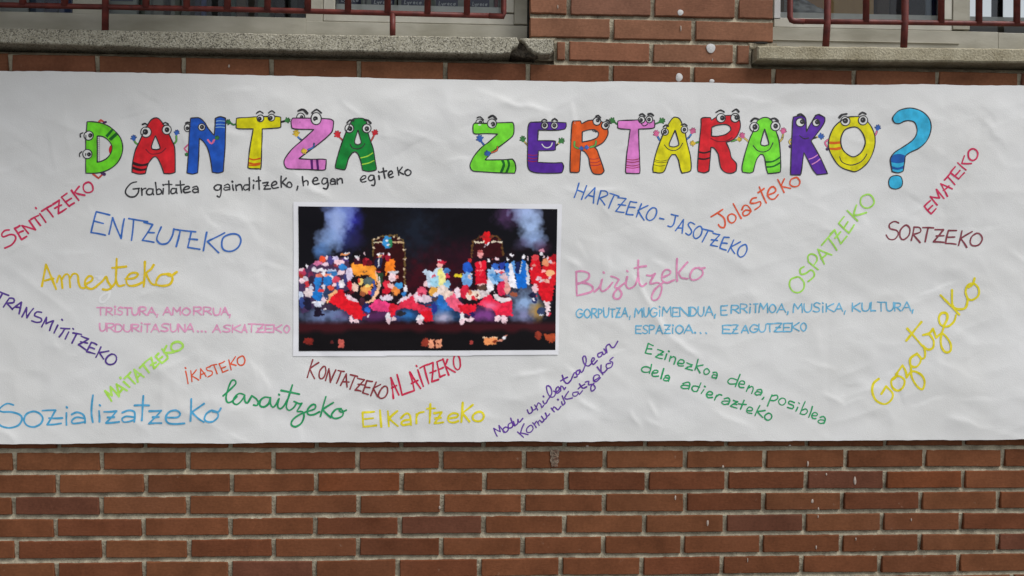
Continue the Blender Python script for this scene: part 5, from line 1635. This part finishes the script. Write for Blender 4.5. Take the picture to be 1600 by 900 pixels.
WH, PK, RD, BL, NV_, TN, OR, DK = (228, 224, 230), (226, 196, 204), (212, 30, 46), (36, 112, 192), (34, 36, 74), (226, 168, 118), (240, 138, 44), (30, 20, 30)
soft(820, 440, 560, 210, (62, 12, 24), .9); soft(700, 210, 170, 190, (26, 34, 48), .8); soft(940, 330, 200, 120, (44, 14, 30), .6)
# smoke
soft(360, 140, 70, 110, (44, 44, 140), 1, 1); soft(330, 240, 80, 90, (48, 56, 120), .8, 1)
soft(300, 100, 85, 90, (122, 142, 206), 1, .6); soft(278, 185, 70, 85, (136, 158, 212), 1, .6); soft(245, 255, 75, 65, (128, 156, 206), 1, .6); soft(205, 312, 50, 45, (80, 118, 174), 1, .7); soft(290, 150, 40, 90, (156, 174, 220), .8, .8); soft(390, 250, 50, 60, (34, 30, 70), .7, 1)
soft(1180, 125, 80, 70, (84, 56, 96), .9, 1); soft(1272, 110, 78, 70, (160, 178, 222), 1, .6); soft(1300, 185, 66, 70, (160, 184, 226), 1, .6); soft(1316, 250, 62, 48, (142, 166, 210), 1, .6); soft(1250, 270, 50, 40, (92, 84, 120), .7, 1); soft(1360, 290, 50, 40, (90, 50, 80), .6, 1)
# floor haze under the dancers
soft(250, 640, 230, 60, (104, 120, 160), 1, 1); soft(500, 640, 200, 45, (92, 44, 92), .9, 1); soft(660, 640, 90, 45, (44, 104, 168), 1, 1); soft(840, 600, 110, 85, (52, 118, 196), 1, 1); soft(845, 655, 60, 40, (172, 168, 196), 1, 1)
soft(1060, 640, 110, 45, (120, 60, 128), 1, 1); soft(1265, 580, 110, 100, (136, 162, 200), 1, 1); soft(1265, 640, 90, 50, (130, 130, 170), .9, 1); soft(1330, 620, 40, 60, (176, 130, 50), .9, 1)
# two decorated arches
pol([(478, 300), (500, 235), (620, 235), (640, 300), (640, 500), (478, 420)], (48, 12, 14))
lne([(474, 330), (476, 250), (520, 228), (600, 226), (634, 250), (642, 330), (640, 490)], 8, (104, 82, 46))
for x, y in ((482, 246), (500, 236), (590, 232), (612, 240), (478, 290), (638, 300), (642, 350), (636, 400), (640, 440)): ell(x, y, 7, 5, (214, 190, 160))
lne([(484, 264), (530, 260)], 9, (206, 192, 160)); lne([(582, 262), (632, 260)], 9, (190, 160, 120))
ell(552, 262, 24, 34, (52, 132, 190)); ell(568, 268, 9, 24, (46, 124, 84)); ell(550, 250, 6, 6, WH); ell(552, 275, 6, 5, WH)
pol([(1000, 340), (1010, 240), (1140, 240), (1152, 340)], (52, 12, 18))
lne([(992, 340), (996, 262), (1030, 232), (1120, 230), (1146, 262), (1154, 335)], 8, (96, 66, 34))
lne([(1004, 262), (1050, 258)], 9, (216, 204, 180)); lne([(1094, 260), (1148, 258)], 9, (222, 210, 186))
ell(1070, 238, 22, 34, (214, 26, 34)); ell(1048, 232, 12, 8, (150, 40, 40)); ell(1096, 232, 12, 8, (120, 60, 40)); lne([(1064, 272), (1060, 280)], 7, WH); lne([(1080, 268), (1074, 278)], 7, WH)
# ---- the company on stage, read strip by strip
def tr(ox, oy, k):
    return lambda x, y: (ox + x * k, oy + y * k)


Q1, Q2, Q3 = tr(50, 33.3, .4816), tr(516.6, 33.3, .4816), tr(983.1, 33.3, .4813)
Q4, Q5, Q6 = tr(50, 433.2, .5), tr(516.6, 433.2, .5), tr(983.1, 433.2, .5)


def E(q, *items):
    for x, y, rx, ry, c in items:
        cx, cy = q(x, y)
        ell(cx, cy, rx * .5, ry * .5, c)


def P(q, text, c):
    pol([q(*[float(v) for v in p.split(',')]) for p in text.split()], c)


def S(q, text, w, c):
    lne([q(*[float(v) for v in p.split(',')]) for p in text.split()], w * .5, c)


# band at the back left
P(Q1, "650,705 690,695 760,712 905,735 920,760 920,960 860,960 840,830 700,840 645,770", (242, 150, 50)); P(Q2, "45,750 60,660 120,650 150,660 150,780 90,800 50,830", (246, 128, 36))
E(Q1, (715, 680, 38, 40, (64, 18, 36)), (800, 680, 34, 42, (128, 16, 34)), (850, 700, 30, 30, (100, 16, 30)), (715, 632, 30, 14, WH), (722, 650, 12, 14, PK), (795, 602, 8, 8, PK), (820, 660, 16, 14, (190, 40, 60)), (960, 640, 34, 50, (170, 24, 50)), (955, 600, 44, 12, WH), (945, 700, 42, 60, (30, 32, 62)))
E(Q2, (80, 640, 34, 36, (150, 24, 44)), (88, 606, 12, 12, WH), (0, 650, 20, 60, (40, 40, 70)), (-6, 620, 20, 16, TN)); S(Q1, "955,650 950,740", 14, WH); S(Q1, "770,795 830,790", 8, (120, 80, 50))
P(Q2, "-45,800 30,800 30,900 -5,960 -25,960 -40,900", (40, 66, 44)); S(Q2, "-8,850 -10,960", 14, WH); S(Q2, "-60,790 -10,790", 14, (220, 80, 90))
# crowd at the left
P(Q1, "80,800 180,735 250,690 330,640 460,640 600,640 660,780 660,1000 80,1000", (72, 48, 78)); P(Q4, "80,0 640,0 560,160 400,240 330,290 120,400 80,330", (66, 48, 80))
E(Q1, (110, 800, 48, 32, (190, 60, 90)), (95, 772, 30, 12, PK), (165, 738, 14, 16, WH), (210, 825, 32, 32, (120, 44, 76)), (250, 772, 32, 26, (214, 204, 220)), (305, 778, 85, 18, WH), (285, 702, 48, 24, (206, 112, 152)), (340, 655, 42, 30, (228, 82, 50)), (388, 642, 14, 22, PK), (370, 712, 34, 20, (222, 190, 206)), (425, 672, 32, 48, (72, 62, 124)),
  (480, 650, 32, 34, (192, 182, 216)), (520, 692, 64, 30, (226, 188, 198)), (590, 655, 30, 26, (82, 62, 122)), (598, 642, 32, 9, WH), (580, 602, 46, 15, (240, 150, 90)), (598, 590, 34, 8, WH), (560, 746, 42, 34, (50, 126, 196)), (480, 732, 32, 18, (150, 52, 62)), (450, 805, 52, 36, (52, 112, 172)), (438, 780, 56, 12, (182, 192, 216)),
  (400, 832, 42, 24, (226, 130, 100)), (300, 838, 32, 26, (226, 122, 102)), (350, 822, 26, 26, WH), (540, 800, 42, 26, PK), (500, 870, 32, 32, (200, 50, 70)), (430, 850, 26, 20, WH), (585, 870, 18, 42, (46, 52, 112)), (630, 820, 36, 74, (206, 192, 216)), (110, 842, 22, 22, (160, 52, 42)), (152, 872, 32, 32, (190, 182, 192)), (210, 870, 26, 40, (60, 40, 60)))
E(Q4, (110, 60, 28, 28, PK), (165, 90, 27, 32, (200, 52, 62)), (210, 60, 24, 56, (48, 38, 60)), (185, 180, 50, 50, (214, 196, 198)), (100, 215, 32, 50, (192, 202, 222)), (112, 285, 32, 66, (54, 74, 136)), (172, 300, 42, 60, (30, 28, 52)), (210, 130, 26, 30, (186, 190, 210)), (340, 150, 20, 70, (216, 210, 222)), (470, 45, 40, 36, (210, 70, 92)), (492, 112, 22, 40, (62, 84, 154)), (530, 92, 32, 44, (226, 220, 226)), (565, 42, 18, 44, (60, 60, 112)), (455, 100, 20, 26, PK), (345, 250, 28, 34, (216, 190, 200)),
  (280, 68, 38, 50, (38, 120, 194)), (275, 130, 30, 34, (36, 110, 184)), (276, 212, 54, 62, (28, 110, 188)), (305, 152, 30, 20, (222, 62, 62)), (280, 286, 68, 18, WH), (276, 308, 38, 24, (204, 206, 222)), (382, 58, 52, 48, (38, 118, 194)), (370, 180, 36, 66, (44, 60, 94)), (415, 130, 36, 26, (226, 82, 60)))
P(Q4, "250,330 312,328 312,395 365,420 230,432", (30, 22, 40)); E(Q4, (372, 332, 66, 36, (58, 44, 64)), (358, 352, 30, 7, WH), (440, 350, 40, 24, (50, 40, 58)))
# hoop dancer
P(Q4, "395,245 450,172 545,148 562,210 640,258 705,290 775,425 722,468 660,462 600,402 500,332 408,292", (220, 26, 40)); S(Q4, "388,275 412,212 470,166", 30, (232, 172, 120)); P(Q4, "545,190 600,206 660,236 712,282 640,272 580,246", (224, 196, 206))
E(Q4, (615, 110, 32, 54, (206, 26, 46)), (664, 126, 34, 44, (232, 194, 176)), (620, 182, 38, 18, (92, 20, 32)), (724, 70, 28, 32, (236, 202, 112)), (700, 60, 14, 26, (206, 70, 50)), (812, 62, 56, 44, (84, 98, 98)), (782, 152, 62, 46, (226, 156, 82)), (745, 190, 34, 20, (150, 80, 50)), (822, 182, 20, 24, (216, 62, 82)), (800, 110, 30, 20, (240, 210, 120)))
S(Q4, "858,70 876,140 842,212", 30, (58, 74, 142)); S(Q4, "884,-30 908,80 898,180 845,256 790,282", 27, (236, 184, 146)); E(Q4, (742, 280, 28, 60, (70, 34, 50)), (782, 340, 46, 52, (34, 40, 100)), (795, 366, 30, 32, (48, 108, 202)), (800, 426, 16, 16, WH), (676, 476, 30, 12, PK)); P(Q4, "598,420 640,424 642,490 600,496", PK)
# drummer and second dancer
P(Q5, "-120,330 -60,246 0,262 110,290 122,340 80,392 0,376 -80,362", (226, 62, 122)); P(Q5, "95,288 162,300 156,420 110,432 88,380", (218, 30, 50))
E(Q2, (132, 852, 44, 44, (226, 198, 204)), (140, 796, 54, 13, (204, 204, 212)), (176, 850, 16, 24, (226, 130, 120)))
E(Q5, (62, 92, 38, 44, (214, 42, 62)), (105, 112, 38, 34, (226, 176, 172)), (60, 166, 44, 32, (192, 24, 46)), (155, 165, 48, 44, (226, 132, 60)), (190, 104, 42, 40, (60, 140, 196)), (256, 150, 20, 50, WH), (240, 202, 30, 24, (50, 120, 190)), (60, 236, 72, 28, (216, 202, 216)), (126, 204, 16, 24, (92, 60, 42)), (20, 210, 26, 14, (120, 40, 60)), (80, 446, 27, 54, WH), (132, 452, 22, 22, PK), (212, 400, 48, 22, (40, 40, 48)))
# third dancer
P(Q5, "160,330 220,280 340,195 400,300 440,306 520,350 556,470 480,492 440,432 380,362 250,342 160,372", (218, 46, 74)); E(Q5, (480, 425, 70, 60, (218, 24, 40))); P(Q5, "150,300 190,250 280,212 300,188 345,200 280,242 200,288", (226, 200, 212))
E(Q5, (480, 92, 36, 28, (230, 192, 196)), (425, 180, 52, 62, (222, 84, 112)), (545, 165, 46, 46, (232, 168, 72)), (460, 244, 76, 42, (226, 202, 216)), (372, 232, 22, 56, (230, 206, 216)), (560, 252, 34, 16, (84, 62, 62)), (500, 312, 26, 12, (132, 30, 52)), (590, 202, 44, 22, (226, 216, 222)), (420, 200, 14, 20, (170, 40, 70)), (622, 262, 30, 68, (40, 110, 192)), (560, 342, 27, 56, (40, 50, 132)), (410, 456, 36, 44, WH), (430, 506, 12, 15, PK))
# leader in the pale coat
P(Q2, "455,790 480,768 570,792 590,752 660,748 692,790 712,960 520,960 490,845", (190, 208, 226)); P(Q2, "615,760 660,752 705,960 610,960", (226, 220, 126))
E(Q2, (640, 722, 27, 30, (236, 172, 168)), (650, 690, 48, 16, (196, 36, 62)), (635, 668, 36, 8, PK), (712, 790, 34, 40, (66, 116, 176)), (575, 846, 22, 30, (206, 82, 102)), (716, 842, 24, 28, (206, 52, 76)), (842, 832, 46, 18, (230, 206, 46)), (880, 850, 14, 10, (230, 206, 46)))
E(Q5, (580, 66, 70, 56, (150, 196, 216)), (640, 52, 40, 80, (222, 216, 140)), (690, 100, 36, 40, (130, 180, 210)), (645, 160, 66, 56, (222, 202, 192)))
E(Q2, (935, 750, 50, 64, (34, 84, 182)), (935, 816, 54, 14, WH), (960, 666, 22, 20, (196, 46, 52))); E(Q5, (895, 44, 58, 76, (112, 162, 216)), (925, 20, 20, 28, (230, 200, 196)))
# choir in blue and white, figure in a red robe
P(Q3, "225,720 300,700 312,800 240,800", (50, 100, 190)); P(Q3, "310,700 372,680 372,775 318,775", (40, 60, 152)); P(Q3, "200,762 240,742 310,930 175,930", (150, 190, 230)); P(Q3, "380,700 415,690 425,900 378,880", (36, 106, 192)); P(Q3, "420,705 440,690 505,930 415,930", WH); P(Q3, "440,680 476,680 506,830 470,815", (92, 152, 216)); P(Q3, "490,700 545,690 522,840 482,800", (26, 36, 82)); P(Q3, "556,680 506,880 526,900 566,720", (204, 218, 236)); P(Q3, "562,668 592,680 612,930 515,930", (28, 108, 200)); P(Q3, "592,690 616,700 645,930 608,930", (206, 206, 216)); P(Q3, "300,790 372,780 380,900 290,900", (90, 150, 210))
E(Q3, (195, 675, 17, 19, WH), (285, 655, 21, 20, PK), (400, 650, 15, 21, WH), (445, 620, 15, 17, WH), (430, 600, 9, 9, WH), (575, 635, 17, 21, WH), (620, 652, 9, 22, PK), (240, 660, 9, 12, (120, 50, 50)))
P(Q6, "178,20 250,95 244,165 166,168", WH); P(Q6, "200,-10 284,-10 276,72", (82, 142, 202)); P(Q6, "400,-20 440,-20 482,132 404,132", WH); P(Q6, "470,-20 580,-20 586,132 480,132", (20, 104, 200)); P(Q6, "290,-20 400,-20 400,60 300,60", (110, 160, 210))
P(Q3, "50,690 165,668 182,930 58,930", (212, 22, 46)); P(Q6, "58,-20 168,-20 160,100 82,100", (212, 22, 46)); E(Q3, (110, 602, 30, 48, (228, 152, 152)), (110, 575, 30, 16, (190, 90, 90))); S(Q3, "110,690 108,745", 16, (238, 110, 118)); S(Q3, "60,780 130,775 105,830", 7, (238, 130, 130)); E(Q6, (120, 130, 46, 30, (84, 62, 52)), (115, 100, 40, 10, (230, 180, 180)))
P(Q6, "-60,160 60,150 210,172 165,235 0,262 -60,240", (206, 192, 194))
# fourth dancer
P(Q5, "660,242 760,160 782,220 870,300 960,330 960,410 850,402 780,372 700,312", (230, 92, 122)); P(Q5, "800,310 960,300 960,410 850,405", (214, 28, 48)); P(Q6, "-10,330 62,296 52,372 -10,392", (214, 26, 46)); P(Q5, "640,192 700,150 772,168 742,212 660,252", (228, 202, 188)); E(Q5, (802, 182, 34, 56, (226, 202, 212)), (880, 172, 50, 76, (206, 36, 62)), (915, 225, 26, 40, (230, 210, 196)), (850, 452, 26, 58, WH), (905, 470, 36, 16, PK))
E(Q6, (40, 202, 66, 42, (236, 216, 198)), (28, 232, 22, 22, (206, 40, 56)), (76, 212, 12, 12, (122, 42, 42)), (60, 255, 14, 12, (206, 60, 60)), (0, 180, 20, 26, (214, 120, 90)), (14, 456, 22, 26, PK), (20, 410, 27, 22, (40, 30, 92)))
# fifth dancer
P(Q6, "60,300 200,200 250,258 330,290 436,250 442,422 270,424 230,352 130,332", (220, 36, 66)); soft(1080, 590, 52, 26, (236, 112, 150), .9, 1)
E(Q3, (320, 790, 62, 20, PK), (342, 802, 36, 14, (220, 72, 82))); E(Q6, (345, 20, 40, 26, (222, 190, 196)), (370, 56, 24, 28, (226, 172, 176)), (330, 140, 50, 78, (218, 42, 82)), (386, 130, 30, 60, (230, 162, 152)), (360, 222, 56, 10, (62, 20, 32)), (450, 200, 30, 26, (150, 80, 60))); P(Q6, "245,180 310,228 420,238 434,262 330,282 250,254", (222, 210, 214))
E(Q6, (285, 452, 38, 26, PK), (350, 446, 36, 30, PK), (358, 490, 24, 14, PK), (490, 155, 16, 18, (40, 40, 60)))
# figures dressed in flowers
E(Q3, (705, 780, 64, 160, (208, 24, 38)), (862, 800, 76, 170, (210, 28, 38))); P(Q6, "615,-20 885,-20 862,262 770,284 712,186 640,92", (212, 24, 38)); E(Q6, (672, 135, 32, 46, (222, 182, 188)), (650, 210, 42, 32, (30, 30, 62)), (668, 266, 27, 34, (42, 52, 94)), (742, 372, 42, 44, (50, 62, 94)), (815, 405, 24, 27, (214, 36, 66)), (650, 255, 10, 14, WH), (740, 416, 30, 8, (200, 204, 216)), (690, 210, 12, 12, (220, 60, 80))); P(Q6, "768,272 826,272 832,372 788,384", (230, 206, 210))
E(Q3, (700, 640, 40, 30, (226, 70, 76)), (820, 690, 44, 38, (226, 142, 102)), (860, 812, 48, 32, (230, 172, 122)), (870, 686, 22, 20, PK), (690, 720, 24, 14, (236, 150, 140)), (740, 860, 30, 22, (230, 180, 190)), (790, 790, 18, 22, (236, 170, 170)), (660, 760, 12, 14, PK), (905, 640, 26, 40, (170, 20, 34)), (770, 600, 18, 22, WH), (790, 632, 12, 12, PK), (838, 645, 10, 16, PK), (770, 560, 34, 16, (200, 130, 150)), (905, 700, 14, 12, (240, 120, 110)), (780, 880, 22, 14, (240, 190, 180)))
E(Q6, (700, 30, 18, 14, PK), (735, 65, 14, 16, WH), (800, 60, 26, 16, (240, 180, 160)), (830, 30, 14, 12, PK))
# stage edge and the lamps below
m = np.clip((PY_ - 668) / 26, 0, 1)[..., None]
C[:] = C * (1 - m) + np.array((58, 18, 24)) * m
m = np.clip((PY_ - 712 - (vnoise(PX_ / 60, PY_ * 0, 50) - .5) * 20) / 26, 0, 1)[..., None]
C[:] = C * (1 - m) + np.array((17, 14, 17)) * m
for a in ((362, 668, 12, 18), (390, 676, 15, 6), (556, 670, 12, 16), (720, 676, 15, 16), (940, 674, 14, 16), (974, 668, 20, 7), (1124, 662, 18, 12), (1160, 670, 17, 14), (1388, 634, 10, 12)): ell(*a, PK)
ell(140, 776, 26, 18, (124, 38, 32)); ell(262, 782, 10, 9, (96, 36, 36)); pol([(296, 765), (326, 765), (326, 810), (296, 810)], (188, 88, 78)); ell(752, 786, 24, 22, (140, 52, 38)); pol([(764, 768), (836, 768), (832, 815), (768, 815)], (226, 150, 116)); lne([(798, 770), (800, 815)], 7, (60, 20, 18)); ell(815, 790, 6, 5, (90, 36, 28)); ell(990, 786, 10, 10, (160, 60, 56)); pol([(1050, 755), (1122, 755), (1120, 795), (1052, 796)], (226, 142, 88)); lne([(1050, 756), (1122, 756)], 5, (240, 206, 170)); ell(1110, 778, 10, 10, (120, 44, 26)); lne([(1126, 772), (1150, 768), (1172, 750)], 9, (196, 130, 110)); ell(1160, 760, 12, 5, WH)
ell(1336, 746, 20, 26, (132, 50, 36)); pol([(1365, 738), (1425, 738), (1425, 780), (1390, 785), (1370, 765)], (166, 70, 42))
# soften and grain, as an inkjet print
C = C * .5 + .5 * (np.roll(C, 1, 0) + np.roll(C, -1, 0) + np.roll(C, 1, 1) + np.roll(C, -1, 1)) / 4
C *= (1 + (RNG.random(C.shape[:2]) - .5) * .05)[..., None]
C = np.clip(C + 0, 0, 255) / 255
CL = np.where(C <= .04045, C / 12.92, ((C + .055) / 1.055) ** 2.4) * 1.25

print_paper_m = material("inkjet_paper", (0.82, 0.82, 0.855), rough=.6, var=.02, scale=4, spec=.25)
photo = empty("colour_print", (at(667, 556, YP).x, YP - .004, at(667, 556, YP).z), "colour print of costumed stage dancers pasted in the middle of the banner", "print")
OFFP = .0012


def print_point(px, py, extra):
    """The stiffer print bridges the small creases of the banner below it."""
    p = at(px, py, YP)
    h = max(paper_h(px + a, py + b_) for a in (-3, 0, 3) for b_ in (-3, 0, 3))
    return (p.x, YP - h - OFFP - extra, p.z)


def print_grid(name, corners, n, m, mat, extra, parent, thick=False):
    (x0, y0), (x1, y1), (x2, y2), (x3, y3) = corners
    vs = []
    for j in range(m + 1):
        for i in range(n + 1):
            u, v = i / n, j / m
            x = (x0 * (1 - u) + x1 * u) * (1 - v) + (x3 * (1 - u) + x2 * u) * v
            y = (y0 * (1 - u) + y1 * u) * (1 - v) + (y3 * (1 - u) + y2 * u) * v
            vs.append(print_point(x, y, extra))
    fs = [(j * (n + 1) + i, (j + 1) * (n + 1) + i, (j + 1) * (n + 1) + i + 1, j * (n + 1) + i + 1) for j in range(m) for i in range(n)]
    return link_mesh(name, vs, fs, mat, parent, smooth=True)


# three taped sheets make the backing, each lapping over the last
print_grid("backing_sheet", [(458.6, 315.6), (604, 317.2), (604, 556.8), (458, 556.5)], 50, 80, print_paper_m, 0, photo)
print_grid("backing_sheet", [(600.5, 317.0), (738, 318.4), (738, 555.8), (600.5, 555.6)], 48, 80, print_paper_m, .0003, photo)
print_grid("backing_sheet", [(734, 318.2), (878, 319.5), (872.4, 554.0), (734, 555.0)], 50, 80, print_paper_m, .0006, photo)
Z6 = strip(440, 300, 3.3326)
iv = []
for j in range(NPY):
    for i in range(NPX):
        x, y = Z6(float(PX_[j, i]), float(PY_[j, i]))
        iv.append((x, y))
vs = []
hmax = {}
for k, (x, y) in enumerate(iv):
    key = (round(x / 3), round(y / 3))
    vs.append(None)
# heights on a coarse lattice, then interpolated, so the picture lies as smooth as its sheet
lx, ly = np.arange(455, 885, 4.0), np.arange(312, 562, 4.0)
LH = np.array([[print_point(x, y, .0011)[1] for x in lx] for y in ly])
for k, (x, y) in enumerate(iv):
    a, b_ = (x - 455) / 4, (y - 312) / 4
    i, j = int(a), int(b_)
    s_, t_ = a - i, b_ - j
    yy = (LH[j, i] * (1 - s_) + LH[j, i + 1] * s_) * (1 - t_) + (LH[j + 1, i] * (1 - s_) + LH[j + 1, i + 1] * s_) * t_
    p = at(x, y, YP)
    vs[k] = (p.x, yy, p.z)
fs = [(j * NPX + i, (j + 1) * NPX + i, (j + 1) * NPX + i + 1, j * NPX + i + 1) for j in range(NPY - 1) for i in range(NPX - 1)]
pm = bpy.data.materials.new("printed_ink")
pm.use_nodes = True
nt = pm.node_tree
bs = nt.nodes["Principled BSDF"]
bs.inputs["Roughness"].default_value = .5
bs.inputs["Specular IOR Level"].default_value = .1
an = nt.nodes.new("ShaderNodeAttribute"); an.attribute_name = "print_colour"
nt.links.new(an.outputs["Color"], bs.inputs["Base Color"])
pic = link_mesh("printed_picture", vs, fs, pm, photo, smooth=True)
ca = pic.data.color_attributes.new("print_colour", 'FLOAT_COLOR', 'POINT')
buf = np.ones((NPX * NPY, 4), np.float32)
buf[:, :3] = CL.reshape(-1, 3)
ca.data.foreach_set("color", buf.ravel())
